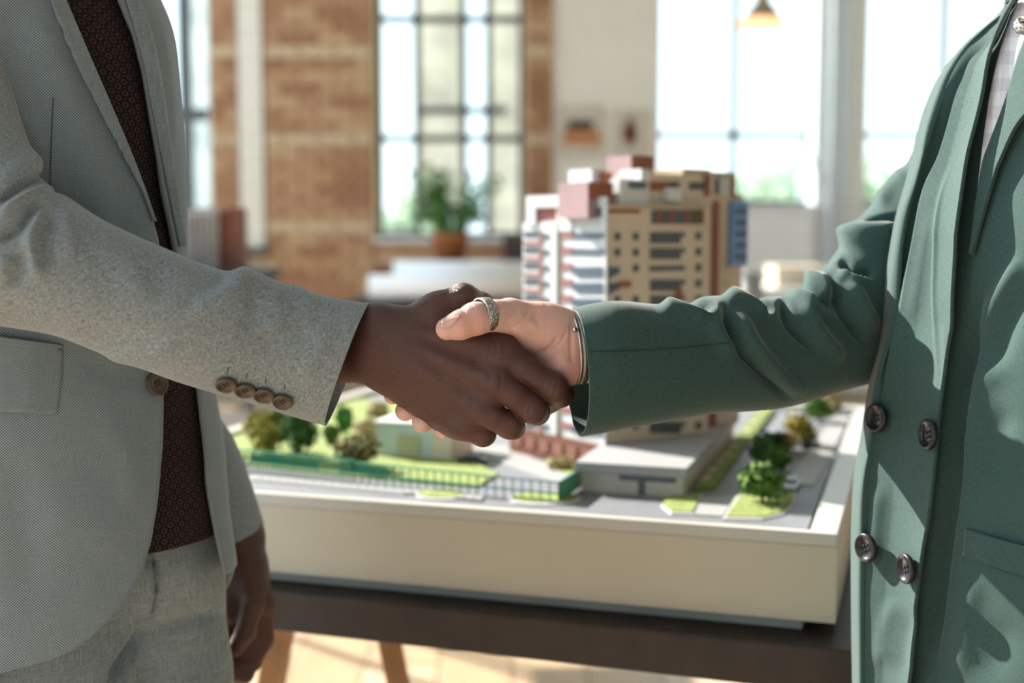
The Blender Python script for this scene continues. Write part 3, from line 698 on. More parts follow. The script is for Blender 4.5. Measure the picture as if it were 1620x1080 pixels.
# trees of flock
rt = random.Random(9)
M_T = {k: plain('flock_' + k, v, .9, var=.3, scale=90) for k, v in dict(yellow=(.30, .27, .05), dark=(.035, .10, .015), olive=(.18, .155, .06), green=(.09, .18, .03), tan=(.36, .29, .14), bright=(.06, .20, .04)).items()}
def mtree(px, py, wpx, hpx, kind, n=620):
    b = G(px, py, ZG); k = b[1] / F; t = empty('tree', b); t.parent = am; t.location = b - ORG[am.name]
    h = hpx * k; r = wpx * k / 2
    MB().bar(b, b + EZ * h * .55, .0022, .0012, 6).build('trunk', M_BARK, t)
    mb = MB()
    for _ in range(5): mb.leaves(b + np.array([rt.uniform(-.35, .35) * r, rt.uniform(-.35, .35) * r, h * (.50 + rt.uniform(-.2, .2))]), (r * .74, r * .74, h * .32), n // 5, .0056, rt)
    mb.build('foliage', M_T[kind], t)
for a in ((422, 722, 70, 86, 'yellow'), (444, 716, 50, 80, 'green'), (468, 730, 74, 88, 'dark'), (566, 742, 78, 62, 'olive'), (592, 712, 66, 50, 'tan'), (544, 690, 28, 50, 'bright'), (526, 706, 26, 36, 'green'), (600, 670, 40, 34, 'tan'), (402, 690, 34, 40, 'tan'), (330, 720, 50, 60, 'green'),
          (1206, 798, 74, 82, 'green'), (1210, 738, 66, 62, 'dark'), (1224, 742, 50, 50, 'green'), (1262, 704, 60, 66, 'yellow'), (1296, 668, 46, 46, 'green'), (1244, 712, 40, 42, 'tan'), (1312, 655, 40, 40, 'tan'), (888, 742, 40, 18, 'tan')): mtree(*a)
# cars
def car(px, py, ang, m_):
    b = G(px, py, ZG); t = empty('toy_car', b); t.parent = am; t.location = b - ORG[am.name]; u = np.array([math.cos(ang), math.sin(ang), 0]); v = np.array([-u[1], u[0], 0])
    bevel(MB().box(b - u * .020 - v * .0085 + EZ * .002, u * .04, v * .017, EZ * .006).build('body', m_, t), .0015); bevel(MB().box(b - u * .011 - v * .0075 + EZ * .008, u * .021, v * .015, EZ * .005).build('cabin', M_WIN, t), .0018)
    for a in (-1, 1):
        for c_ in (-1, 1): MB().bar(b + u * .012 * a + v * .0075 * c_ + EZ * .003, b + u * .012 * a + v * .0092 * c_ + EZ * .003, .003, n=8).build('wheel', M_GROOVE, t)
M_CARB = plain('black_toy_paint', (.02, .02, .025), .2); M_CARW = plain('white_toy_paint', (.7, .7, .7), .3)
car(748, 733, -.2, M_CARB); car(1282, 708, 1.0, M_CARB); car(1252, 772, 1.25, M_CARW)
# pavilion: the small glassy pale house at the left
def house(name, a, b, depth, h, m_front, m_roof, parent=am, over=.0):
    A_, B_ = np.asarray(a), np.asarray(b); u = (B_ - A_); L = np.linalg.norm(u); u = u / L; v = np.array([-u[1], u[0], 0])
    return u, v, L
A_, B_ = G(612, 716, ZG), G(684, 728, ZG); u = E1; v = E2; L = float((B_ - A_) @ E1); ko = A_
pv = MB().box(B_ - E1 * L, E1 * L, E2 * .10, EZ * .048).build('kiosk', plain('pale_mint_card', (.44, .52, .49), .5), am)
MB().box(B_ - E1 * (L * .62), E1 * L * .40, -E2 * .0015, EZ * .034).build('door_panel', plain('olive_glass', (.42, .42, .26), .3), pv); MB().box(B_ - E1 * (L + .003) - E2 * .003 + EZ * .048, E1 * (L + .006), E2 * .106, EZ * .003).build('roof', M_WCARD, pv)
MB().box(B_ + EZ * .001, E1 * .028, E2 * .09, EZ * .046).build('side_wing', M_BEIGE, pv)
# low building in front of the tower
A_, B_ = G(926, 772, ZG), G(1079, 787, ZG); L = float((B_ - A_) @ E1); Hh = .026; Dl = .44
lb = MB().box(B_ - E1 * L, E1 * L, E2 * Dl, EZ * Hh).build('low_building', plain('pale_card_wall', (.55, .53, .47), .7), am)
MB().box(B_ - E1 * (L + .006) - E2 * .008 + EZ * Hh, E1 * (L + .012), E2 * (Dl + .012), EZ * .011).build('roof', M_GRAYR, lb)
MB().box(B_ - E1 * L * .62 - E2 * .0012 + EZ * .017, E1 * L * .56, E2 * .0014, EZ * .006).build('window', M_WIN, lb); MB().box(B_ - E1 * L * .43 - E2 * .0012 + EZ * .001, E1 * L * .07, E2 * .0014, EZ * .017).build('door', M_WIN, lb)
for k in range(12): MB().box(B_ - E2 * 0 + E2 * (.015 + k * .034) + EZ * .006, E1 * .0012, E2 * .020, EZ * .010).build('window', M_BEIGED, lb)
# tower: plinth, beige slab, white bays, penthouse blocks
FD = np.array([math.sin(math.radians(54.5)), math.cos(math.radians(54.5)), 0]); FN = np.array([-FD[1], FD[0], 0])      # along the beige face, and into the block
O = G(954, 703, ZG + .037); fn_ = -FN
ZBT = ZG + .037
tw = empty('tower_block', O); tw.parent = am; tw.location = O - ORG[am.name]
def fp(px, py, off=0.0): return PL(px, py, O + FN * off, FN)
def along(p): return float((p - O) @ FD)
def blk(name, m_, px0, px1, py0, py1, off, th, parent=tw, ground=False):
    """A block whose front lies on the plane OFF behind the beige face, between two columns and two heights of the photograph."""
    a, b = fp(px0, (py0 + py1) / 2, off), fp(px1, (py0 + py1) / 2, off); z1 = fp((px0 + px1) / 2, py0, off)[2]; z0 = ZBT if ground else fp((px0 + px1) / 2, py1, off)[2]
    p = a.copy(); p[2] = z0; d = b - a; d[2] = 0
    return MB().box(p, d, FN * th, EZ * (z1 - z0)).build(name, m_, parent)
slab_ = blk('beige_slab', M_BEIGE, 954, 1122, 324, 700, 0, .10, ground=True)
WINC = {}
def win(px0, px1, py0, py1, m_, parent, off=0.0, proud=.0012, name='window'):
    a, b = fp(px0, py1, off), fp(px1, py1, off); h = fp(px0, py0, off)[2] - a[2]; d = b - a; d[2] = 0; L_ = np.linalg.norm(d); key = (round(L_, 3), round(h, 3), m_.name)
    if key not in WINC:
        mb = MB().box((0, 0, 0), FD * L_, FN * (proud + .0008), EZ * h); me = bpy.data.meshes.new(name); me.from_pydata(mb.v, [], mb.f); me.materials.append(m_); WINC[key] = me
    place(name, WINC[key], parent, a - FN * proud)
win(958, 1012, 331, 337, M_REDBR, tw); win(1030, 1112, 332, 354, M_WIN, tw)
for x in (1038, 1058, 1082): win(x, x + 8, 331.5, 354, M_MAROON, tw, proud=.002)
win(1096, 1112, 332, 354, plain('olive_card', (.11, .085, .03), .6), tw, proud=.002)
rowy = [374, 399, 424, 449, 474, 499, 524, 549, 574, 599, 624, 649, 674]
for i, y in enumerate(rowy):
    for x in ((972, 1001) if i < 2 else ((1001,) if i == 2 else (() if i in (3, 5, 8) else (972, 1001)))): win(x, x + 9, y - 6, y + 6, M_WIN, tw)
    win(1100, 1109, y - 7, y + 5, M_WIN, tw)
    if i % 3 != 2:
        for k in range(8): win(1028 + k * 6.2, 1033 + k * 6.2, y - 7, y + 11, M_WIN, tw)
        win(1078, 1083, y - 7, y + 1, M_WIN, tw)
    else: win(1027, 1083, y - 3, y + 5, M_WIN, tw)
    if i in (2, 3, 6, 9, 10):
        for k in range(4): win(959 + k * 5.4, 963.6 + k * 5.4, y - 2, y + 18 - 3 * k, M_WINB, tw)
win(978, 996, 445, 455, M_REDBR, tw, proud=.003); win(1068, 1077, 455, 470, M_REDBR, tw, proud=.003)
# cornice and floor ribs
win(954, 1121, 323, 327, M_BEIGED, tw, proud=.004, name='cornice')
# right wing with the brown joint and the blue bays
blk('brown_joint', M_MAROON, 1119, 1136, 318, 700, .022, .06, ground=True)
wg = blk('right_wing', M_BEIGE, 1133, 1172, 306, 700, .035, .09, ground=True)
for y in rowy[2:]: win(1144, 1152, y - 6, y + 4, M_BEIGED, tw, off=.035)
bl = blk('blue_bay', M_BLUE, 1158, 1183, 318, 420, .028, .03)
for k in range(5): win(1164, 1180, 330 + k * 18, 338 + k * 18, M_WINB, bl, off=.028, proud=.002, name='balcony')
# white bays on the sunny side face, left of the corner
def sp(px, py, off=0.0): return PL(px, py, O - FD * off, FD)
def sblk(name, m_, px0, px1, py0, py1, off, th, parent=tw, ground=False):
    """The same on the side face: PX0 is the far (left) column, OFF how far it stands proud of the corner."""
    a, b_ = sp(px0, (py0 + py1) / 2, off), sp(px1, (py0 + py1) / 2, off); z1 = sp((px0 + px1) / 2, py0, off)[2]; z0 = ZBT if ground else sp((px0 + px1) / 2, py1, off)[2]
    p = b_.copy(); p[2] = z0; d = a - b_; d[2] = 0
    return MB().box(p, d, FD * th, EZ * (z1 - z0)).build(name, m_, parent)
def swin(px0, px1, py0, py1, m_, off=0.0, proud=.0012, name='window', parent=tw):
    a, b_ = sp(px0, py1, off), sp(px1, py1, off); h = sp(px0, py0, off)[2] - a[2]; d = b_ - a; d[2] = 0; L_ = np.linalg.norm(d); key = ('s', round(L_, 3), round(h, 3), m_.name)
    if key not in WINC:
        mb = MB().box((0, 0, 0), -FN * L_, FD * (proud + .0008), EZ * h); me = bpy.data.meshes.new(name); me.from_pydata(mb.v, [], mb.f); me.materials.append(m_); WINC[key] = me
    place(name, WINC[key], parent, a - FD * proud)
M_ROSE = plain('rose_card', (.27, .10, .09), .7)
sblk('white_bay', M_WCARD, 889, 958, 312, 706, .003, .0035, ground=True)
swin(908, 952, 329, 344, M_WINB, .003)
for i, y in enumerate(rowy):
    if i % 5 in (0, 1): swin(908, 956, y - 6, y + 1, M_WIN, .003); swin(908, 950, y + 1, y + 4, M_WINB, .003)
    else:
        for k in range(6): swin(906 + k * 8.2, 912 + k * 8.2, y - 2, y + 15 - (k < 1) * 5, M_WINB, .003)
    swin(888, 906, y - 8, y + 3, M_ROSE, .003, .0014, 'balcony')
sblk('white_pier', M_WCARD, 880, 903, 338, 366, .005, .006)
sblk('beige_joint', M_BEIGE, 878, 891, 340, 706, .0005, .05, ground=True)
sblk('white_bay', M_WCARD, 856, 880, 350, 706, .006, .06, ground=True); sblk('white_cap', M_WCARD, 832, 884, 309, 328, .006, .06); sblk('cap_post', M_WCARD, 832, 846, 328, 356, .006, .02); sblk('rose_wall', M_ROSE, 846, 872, 328, 352, .001, .03); sblk('red_wall', M_REDBR, 871, 889, 322, 352, .001, .04)
sblk('white_bay', M_WCARD, 827, 857, 352, 706, .003, .06, ground=True)
for i, y in enumerate(rowy):
    for k in range(4): swin(830 + k * 6, 834.5 + k * 6, y - 8, y + 1, M_WIN, .003)
    swin(829, 856, y + 7, y + 13, M_ROSE, .003, .002, 'balcony')
    swin(861, 868, y - 4, y + 4, M_WIN, .006); swin(853, 858, y - 8, y + 12, M_MAROON, .0065, .001, 'balcony_end')
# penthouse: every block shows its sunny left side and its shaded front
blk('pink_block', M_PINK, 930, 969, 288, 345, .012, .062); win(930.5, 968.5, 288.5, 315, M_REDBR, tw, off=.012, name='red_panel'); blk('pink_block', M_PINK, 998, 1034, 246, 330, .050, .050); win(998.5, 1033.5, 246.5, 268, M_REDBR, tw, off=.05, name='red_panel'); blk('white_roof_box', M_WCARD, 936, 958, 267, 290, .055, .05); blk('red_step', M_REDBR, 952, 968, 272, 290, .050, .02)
blk('white_step', M_WCARD, 1014, 1031, 267, 326, .016, .045); blk('white_step', M_WCARD, 980, 1026, 284, 326, .004, .02)
win(994, 1022, 287, 298, M_WINB, tw, off=.004)
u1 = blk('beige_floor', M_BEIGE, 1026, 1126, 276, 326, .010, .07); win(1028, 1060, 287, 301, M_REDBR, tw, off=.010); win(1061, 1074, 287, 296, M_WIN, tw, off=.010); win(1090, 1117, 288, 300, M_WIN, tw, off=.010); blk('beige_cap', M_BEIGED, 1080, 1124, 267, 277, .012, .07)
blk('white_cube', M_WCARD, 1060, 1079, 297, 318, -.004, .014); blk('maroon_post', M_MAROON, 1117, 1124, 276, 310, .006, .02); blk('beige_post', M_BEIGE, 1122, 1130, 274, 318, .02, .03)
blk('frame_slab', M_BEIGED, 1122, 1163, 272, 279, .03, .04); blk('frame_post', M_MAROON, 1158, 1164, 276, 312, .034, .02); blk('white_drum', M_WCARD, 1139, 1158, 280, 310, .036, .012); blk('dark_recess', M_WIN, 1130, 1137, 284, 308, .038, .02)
# red brown podium at the foot
pd = MB().box(O * [1, 1, 0] + EZ * ZG - FD * .010 - FN * .004, FN * .20, FD * .12, EZ * .0365).build('podium', plain('podium_brick', (.15, .05, .028), .8), am)
for k in range(6): MB().box(O * [1, 1, 0] + EZ * (ZG + .012) - FD * .0112 + FN * (.012 + k * .031), FN * .018, FD * .0014, EZ * .016).build('window', M_MAROON, pd)
# ================================================================== the two people
M_SUITW = fabric('grey_wool_weave', (.100, .136, .156), (.33, .405, .445), weave=.35, pitch=.0011, bump=.3)
M_SUITS = fabric('grey_wool_slub', (.115, .142, .155), (.40, .455, .485), along=170, across=2400, bump=.4, mid=(.37, .63))
M_SUITL = fabric('grey_wool_lapel', (.15, .195, .215), (.29, .355, .39), bump=.2)
M_EDGE = plain('grey_wool_edge', (.20, .245, .265), .9)
M_GEDGE = plain('green_twill_edge', (.045, .10, .09), .9)
M_TROUS = fabric('grey_wool_trousers', (.12, .16, .18), (.34, .41, .45), coord='Object', bump=.3)
M_GREEN = fabric('green_twill', (.026, .059, .055), (.050, .102, .094), along=200, across=1500, bump=.25, sheen=.25)
M_GREENO = fabric('green_twill_trousers', (.026, .059, .055), (.050, .102, .094), coord='Object', along=200, across=1500)
M_DSKIN = skin('deep_brown_skin', (.084, .034, .026), (.050, .021, .018), (.100, .038, .029), .05, .38, .6)
M_LSKIN = skin('fair_skin', (.71, .47, .41), (.63, .38, .32), (.78, .42, .36), .40, .42, .25)
M_NAIL = plain('nail', (.74, .44, .34), .25, var=.04)
M_HORN = plain('brown_horn', (.085, .062, .045), .38, var=.35, scale=160)
M_HORND = plain('button_hole', (.012, .010, .009), .8)
M_BLACKB = plain('black_horn', (.012, .012, .014), .30, var=.4, scale=120, spec=.35)
M_STEEL = plain('brushed_steel', (.62, .60, .57), .28, metal=1.0, var=.05)
M_DSTEEL = plain('gunmetal_mesh', (.30, .29, .27), .38, metal=1.0, var=.2, scale=900)
M_HAIR = plain('dark_hair', (.02, .016, .014), .5)
M_HAIRB = plain('brown_hair', (.13, .07, .035), .45)
M_EYE = plain('eye', (.8, .78, .74), .15)
M_SHOE = plain('brown_leather', (.09, .045, .025), .35)
M_SHOEB = plain('black_leather', (.02, .02, .02), .35)

def ring_print():
    m, nt, b = node_mat('ring_print_knit')
    tc = N(nt, 'ShaderNodeTexCoord'); v0 = tc.outputs['UV']
    rot = N(nt, 'ShaderNodeMapping'); rot.inputs['Rotation'].default_value = (0, 0, math.radians(38)); rot.inputs['Scale'].default_value = (1, 1, 1)
    nt.links.new(vscale(nt, v0, (150, 112, 1)), rot.inputs['Vector'])
    fr = nt.nodes.new('ShaderNodeVectorMath'); fr.operation = 'FRACTION'; nt.links.new(rot.outputs[0], fr.inputs[0])
    def dist(cx, cy):
        s = nt.nodes.new('ShaderNodeVectorMath'); s.operation = 'SUBTRACT'; nt.links.new(fr.outputs[0], s.inputs[0]); s.inputs[1].default_value = (cx, cy, 0)
        xy = N(nt, 'ShaderNodeSeparateXYZ'); nt.links.new(s.outputs[0], xy.inputs[0])
        return math_n(nt, 'SQRT', math_n(nt, 'ADD', math_n(nt, 'POWER', math_n(nt, 'ABSOLUTE', xy.outputs[0]), 2.0), math_n(nt, 'POWER', math_n(nt, 'ABSOLUTE', xy.outputs[1]), 2.0)))
    d = dist(.5, .5)
    ring = math_n(nt, 'LESS_THAN', math_n(nt, 'ABSOLUTE', math_n(nt, 'SUBTRACT', d, .27)), .06)
    dots = None
    for cx, cy in ((0, 0), (1, 0), (0, 1), (1, 1)):
        q = math_n(nt, 'LESS_THAN', dist(cx, cy), .10); dots = q if dots is None else math_n(nt, 'MAXIMUM', dots, q)
    no = N(nt, 'ShaderNodeTexNoise', Scale=700.0, Detail=2.0); nt.links.new(v0, no.inputs['Vector'])
    c = mix_rgb(nt, math_n(nt, 'MAXIMUM', ring, dots), (.008, .007, .009), (.105, .050, .046))
    c = mix_rgb(nt, math_n(nt, 'MULTIPLY', no.outputs['Fac'], .45), c, (.03, .022, .022))
    nt.links.new(c, b.inputs['Base Color']); b.inputs['Roughness'].default_value = .9; b.inputs['Specular IOR Level'].default_value = .2
    bp = N(nt, 'ShaderNodeBump', Strength=.3, Distance=.0006); nt.links.new(no.outputs['Fac'], bp.inputs['Height']); nt.links.new(bp.outputs['Normal'], b.inputs['Normal'])
    return m
M_KNIT = ring_print()
def plaid():
    m, nt, b = node_mat('pale_plaid_cotton')
    tc = N(nt, 'ShaderNodeTexCoord'); sx = N(nt, 'ShaderNodeSeparateXYZ'); nt.links.new(tc.outputs['UV'], sx.inputs[0])
    def band(s, per, w_):
        return math_n(nt, 'LESS_THAN', math_n(nt, 'FRACT', math_n(nt, 'MULTIPLY', s, 1 / per)), w_)
    s = math_n(nt, 'ADD', band(sx.outputs[0], .022, .5), band(sx.outputs[1], .014, .5))
    nt.links.new(mix_rgb(nt, math_n(nt, 'MULTIPLY', s, .5), (.86, .86, .89), (.62, .60, .68)), b.inputs['Base Color']); b.inputs['Roughness'].default_value = .8
    return m
M_PLAID = plaid()

def button_mesh(name, r, mat):
    mb = MB(); mb.lathe((0, 0, 0), [(0, .0), (r * .92, .0), (r, r * .10), (r, r * .26), (r * .93, r * .36), (r * .80, r * .36), (r * .70, r * .22), (r * .3, r * .16), (0, r * .15)], 28)
    nb = len(mb.f)
    for a in range(4):
        q = math.pi / 4 + a * math.pi / 2; mb.lathe((r * .22 * math.cos(q), r * .22 * math.sin(q), r * .13), [(r * .085, 0), (r * .085, r * .09), (0, r * .09)], 8)
    me = bpy.data.meshes.new(name); me.from_pydata(mb.v, [], mb.f); me.materials.append(mat); me.materials.append(M_HORND)
    for i, p in enumerate(me.polygons): p.use_smooth = True; p.material_index = 0 if i < nb else 1
    me.update(); return me
def put(me, name, parent, loc, z, spin=0.0, lift=0.0):
    o = bpy.data.objects.new(name, me); COL.objects.link(o); o.parent = parent
    M = facing(z, spin); p = np.asarray(loc) + np.asarray(z) * lift
    M.translation = Vector(p - ORG[parent.name]); o.matrix_local = M; ORG[o.name] = p; return o
def band(c, u, v, wd, th, n=40, k=8):
    """A closed band round a limb: c centre, u and v its half axes, wd its width along the limb."""
    c, u, v = (np.asarray(a, float) for a in (c, u, v)); ax = np.cross(u, v); ax /= np.linalg.norm(ax); V = []; Fq = []
    for i in range(n):
        q = 2 * math.pi * i / n; rad = u * math.cos(q) + v * math.sin(q); p = c + rad; out = rad / np.linalg.norm(rad)
        for j in range(k):
            a = 2 * math.pi * j / k; V.append(p + out * th * math.sin(a) + ax * wd * .5 * np.sign(math.cos(a)) * abs(math.cos(a)) ** .5)
    for i in range(n):
        for j in range(k): Fq.append((i * k + j, i * k + (j + 1) % k, ((i + 1) % n) * k + (j + 1) % k, ((i + 1) % n) * k + j))
    return np.array(V), np.array(Fq)

def px_cones(L):
    """(ax, ay, depth, r mm) -> (bx, by, depth, r mm) in pixels and mm, as world cones."""
    return [(P(*a[:3]), P(*b[:3]), a[3] * .001, b[3] * .001) for a, b in L]
def chain(pts): return px_cones(list(zip(pts[:-1], pts[1:])))

def head_cones(c, f, hs=1.0):
    c = np.asarray(c, float); f = np.asarray(f, float); f /= np.linalg.norm(f); s = np.array([f[1], -f[0], 0]); u = np.array([0, 0, 1.0])
    q = lambda a, b, d=0.0: c + hs * (f * a + u * b + s * d)
    add = [(q(-.03, .035), q(.025, .04), .088 * hs, .08 * hs), (q(.03, .0), q(.05, -.055), .062 * hs, .045 * hs), (q(.03, -.06), q(.075, -.095), .045 * hs, .022 * hs),
           (q(.085, .015), q(.108, -.025), .007 * hs, .012 * hs, .006), (q(.098, -.027, -.012), q(.098, -.027, .012), .008 * hs, .008 * hs, .006),
           (q(.088, -.058, -.02), q(.088, -.058, .02), .008 * hs, .008 * hs, .006), (q(.086, -.068, -.016), q(.086, -.068, .016), .008 * hs, .008 * hs, .006),
           (q(.075, .03, -.04), q(.082, .034, .0), .010 * hs, .010 * hs, .01), (q(.075, .03, .04), q(.082, .034, .0), .010 * hs, .010 * hs, .01)]
    for d in (-1, 1): add.append((q(-.005, .02, d * .083), q(.0, -.03, d * .078), .014 * hs, .009 * hs, .006))
    cut = [(q(.098, .012, d * .033), q(.098, .012, d * .033), .017 * hs, .017 * hs) for d in (-1, 1)]
    eyes = [q(.073, .011, d * .032) for d in (-1, 1)]
    return add, cut, eyes, q

def join_parts(pieces, cuts):
    """Weld a coarse body and its fine hands into one closed skin: every piece is cut at a plane inside the sleeve and the rims are bridged."""
    bm = bmesh.new(); rims = []
    for k, (V, Fq, planes) in enumerate(pieces):
        keep = np.ones(len(V), bool)
        for c, n, sgn, rad in planes:
            d = V - c; keep &= ~(((d @ n) * sgn < 0) & (np.linalg.norm(d, axis=1) < rad))
        vs_ = [bm.verts.new(v) if kp else None for v, kp in zip(V, keep)]
        for f in Fq[keep[Fq].all(1)]:
            try: bm.faces.new([vs_[i] for i in f])
            except ValueError: pass
    for v in [v for v in bm.verts if not v.link_faces]: bm.verts.remove(v)
    bm.verts.ensure_lookup_table()
    for c in cuts:
        be = [e for e in bm.edges if len(e.link_faces) == 1 and (e.verts[0].co - Vector(c)).length < .16]
        try: bmesh.ops.bridge_loops(bm, edges=be)
        except Exception as ex: print('bridge', ex)
    bmesh.ops.recalc_face_normals(bm, faces=bm.faces[:])
    bmesh.ops.triangulate(bm, faces=[f for f in bm.faces if len(f.verts) > 4])
    bm.verts.index_update()
    V = np.array([v.co[:] for v in bm.verts]); Fs = [[v.index for v in f.verts] for f in bm.faces]; bm.free()
    return V, Fs
def grow(cones, h, k, fingers=(), kf=.006, kk=.0012, cut=(), pad=.02, lo=None, hi=None):
    allc = list(cones) + [c for f in fingers for c in f]
    b = np.array([np.minimum(c[0] - c[2], c[1] - c[3]) for c in allc]); t = np.array([np.maximum(c[0] + c[2], c[1] + c[3]) for c in allc])
    fd = Field(b.min(0) - pad if lo is None else lo, t.max(0) + pad if hi is None else hi, h)
    field_add(fd, cones, k)
    if len(fingers):
        palm = fd.f.copy()
        for fg in fingers:
            bl = np.min([fd.box_of(c, .012)[0] for c in fg], 0); bh = np.max([fd.box_of(c, .012)[1] for c in fg], 0); sl = fd.sub(bl, bh)
            tmp = np.full_like(fd.f, 1.0); field_add(fd, fg, .004, tmp)
            t_ = smin(palm[sl], tmp[sl], kf); fd.f[sl] = smin(fd.f[sl], t_, kk)
    field_cut(fd, cut, .006)
    V, Fq = surface_nets(fd)
    return relax(V, Fq, 2), Fq

# ------------------------------------------------------------------ the man
ARM_M = px_cones([((360, 535, .985, 28), (500, 519, 1.01, 24)), ((500, 519, 1.01, 23), (605, 524, 1.005, 21.5)), ((360, 540, .985, 28), (500, 562, 1.015, 23)), ((500, 562, 1.015, 22), (598, 566, 1.005, 20.5))])
PALM_M = px_cones([
    ((600, 524, 1.000, 20), (786, 553, .988, 14)), ((600, 540, .998, 20), (781, 601, .983, 13.5)), ((596, 555, .998, 19), (756, 642, .987, 12.5)), ((592, 568, 1.000, 18), (727, 668, .996, 11.5)),
    ((650, 560, 1.000, 22), (730, 600, 1.000, 20)), ((615, 588, 1.006, 16.5), (712, 662, 1.006, 14)),
    ((628, 532, 1.000, 18), (690, 494, .997, 14)), ((690, 494, .997, 14), (733, 474, .996, 11.8)), ((640, 540, 1.0, 17), (770, 540, .996, 12)),
    # knuckle heads
    ((792, 556, .982, 12.5), (792, 556, .982, 12.5)), ((785, 603, .977, 12), (785, 603, .977, 12)), ((759, 645, .982, 11), (759, 645, .982, 11)), ((732, 670, .992, 10), (732, 670, .992, 10))])
FING_M = [chain([(733, 473, .996, 11.8), (762, 484, 1.010, 10.6), (800, 503, 1.040, 10.2), (838, 538, 1.052, 8.5)]),
          chain([(792, 556, .984, 13), (832, 585, .981, 10.6), (876, 613, .981, 11.2), (888, 624, 1.006, 9.6), (866, 640, 1.032, 8.4)]),
          chain([(785, 604, .979, 12.6), (812, 623, .976, 10.8), (842, 646, .977, 11.2), (850, 652, 1.004, 9.6), (828, 652, 1.034, 8.4)]),
          chain([(759, 646, .983, 11.6), (782, 660, .980, 10.0), (806, 672, .982, 10.6), (812, 676, 1.008, 9), (790, 672, 1.036, 8)]),
          chain([(732, 671, .993, 10.6), (748, 679, .992, 9.2), (764, 686, .993, 9.8), (768, 688, 1.016, 8), (750, 684, 1.036, 7)])]
Vh, Fh = grow(ARM_M + PALM_M, .00125, .010, FING_M, .006, .0012, pad=.012)
nh = vnormals(Vh, Fh)
HF = [
    ([(640, 515), (700, 530), (775, 548)], 9, 9, .8), ([(650, 545), (720, 575), (775, 597)], 8, 8, .8), ([(650, 575), (710, 615), (748, 638)], 8, 8, .7),      # tendons
    ([(655, 530), (720, 553), (770, 572)], 8, 8, -.6), ([(660, 560), (715, 592), (762, 620)], 8, 8, -.6),
    ([(862, 590), (852, 606), (850, 622)], 1.6, 1.6, -.5), ([(868, 592), (860, 608), (859, 624)], 1.6, 1.6, -.5), ([(876, 596), (870, 612), (868, 628)], 1.6, 1.6, -.45), ([(884, 602), (879, 616), (876, 630)], 1.6, 1.6, -.4),
    ([(838, 630), (830, 642), (828, 655)], 1.6, 1.6, -.4), ([(846, 634), (838, 646), (836, 660)], 1.6, 1.6, -.4),
    ([(660, 488), (700, 468), (735, 462)], 6, 6, .5), ([(722, 480), (742, 478), (752, 470)], 3, 5, -.6),
    ([(590, 600), (605, 590), (612, 575)], 3, 3, -.5), ([(600, 605), (616, 592), (622, 576)], 3, 3, -.4),
    ([(778, 528), (786, 548), (782, 566)], 3, 3, -.35), ([(798, 538), (800, 556), (792, 572)], 3, 3, -.35),
    ([(768, 582), (776, 598), (770, 616)], 3, 3, -.35), ([(788, 588), (794, 604), (786, 620)], 3, 3, -.35)]
Vh = folds(Vh, nh, [(p, a_, b_, h_ * (1.5 if a_ > 4 else 1.8)) for p, a_, b_, h_ in HF])
rng = np.random.RandomState(3)
MT = np.array([-.465, 1.13, 0]); FM = np.array([.80, -.52, 0]); FM /= np.linalg.norm(FM)
hm_add, hm_cut, hm_eyes, hm_q = head_cones((-.425, 1.125, 1.62), FM)
w3 = lambda *a: np.array(a, float)
LARM_M = px_cones([((190, 60, 1.29, 34), (222, 480, 1.30, 27)), ((222, 480, 1.30, 27), (376, 848, 1.275, 26))])
BODY_M = [(w3(-.45, 1.12, .93), w3(-.46, 1.12, 1.10), .11, .11), (w3(-.46, 1.12, 1.10), w3(-.47, 1.12, 1.30), .11, .105), (w3(-.50, 1.03, 1.35), w3(-.44, 1.24, 1.35), .05, .05),
          (w3(-.47, 1.12, 1.36), w3(-.45, 1.12, 1.50), .062, .055), (w3(-.45, 1.12, 1.5), w3(-.43, 1.12, 1.56), .055, .058)] + hm_add + [
          (w3(-.45, 1.06, .90), w3(-.46, 1.05, .50), .080, .055), (w3(-.46, 1.05, .50), w3(-.47, 1.06, .10), .055, .042), (w3(-.47, 1.06, .08), w3(-.40, 1.02, .04), .042, .03),
          (w3(-.37, 1.16, .90), w3(-.345, 1.17, .50), .080, .055), (w3(-.345, 1.17, .50), w3(-.36, 1.19, .10), .055, .042), (w3(-.36, 1.19, .08), w3(-.29, 1.15, .04), .042, .03),
          (P(-110, 60, 1.0), P(-85, 375, .945), .042, .032), (P(-85, 375, .945), P(360, 540, .985), .031, .030)] + LARM_M[:1] + ARM_M
LHAND = px_cones([((375, 850, 1.275, 26), (385, 900, 1.272, 24)), ((385, 900, 1.272, 22), (412, 955, 1.270, 14)), ((380, 900, 1.272, 22), (396, 965, 1.258, 14)), ((378, 900, 1.27, 20), (380, 968, 1.252, 13)), ((372, 900, 1.27, 18), (364, 962, 1.252, 12)), ((392, 890, 1.262, 16), (398, 930, 1.252, 14))])
LFING = [chain([(398, 925, 1.252, 14), (400, 955, 1.240, 11.5), (388, 1000, 1.232, 10), (372, 1026, 1.232, 8.5)]),
         chain([(413, 955, 1.270, 13), (416, 1012, 1.268, 11), (399, 1046, 1.258, 9.5), (374, 1056, 1.246, 8.5)]),
         chain([(397, 966, 1.262, 13), (402, 1032, 1.262, 11), (386, 1066, 1.252, 9.5), (364, 1066, 1.240, 8.5)]),
         chain([(380, 968, 1.256, 12), (384, 1036, 1.258, 10.5), (368, 1072, 1.250, 9), (350, 1062, 1.238, 8)]),
         chain([(364, 962, 1.254, 11), (362, 1020, 1.256, 9.5), (350, 1050, 1.25, 8.5), (338, 1046, 1.24, 7.5)])]
Vl, Fl = grow(LARM_M[1:] + LHAND, .002, .010, LFING, .006, .0015, pad=.015)
Vb, Fb = grow(BODY_M + LARM_M[1:], .0085, .014, cut=hm_cut)
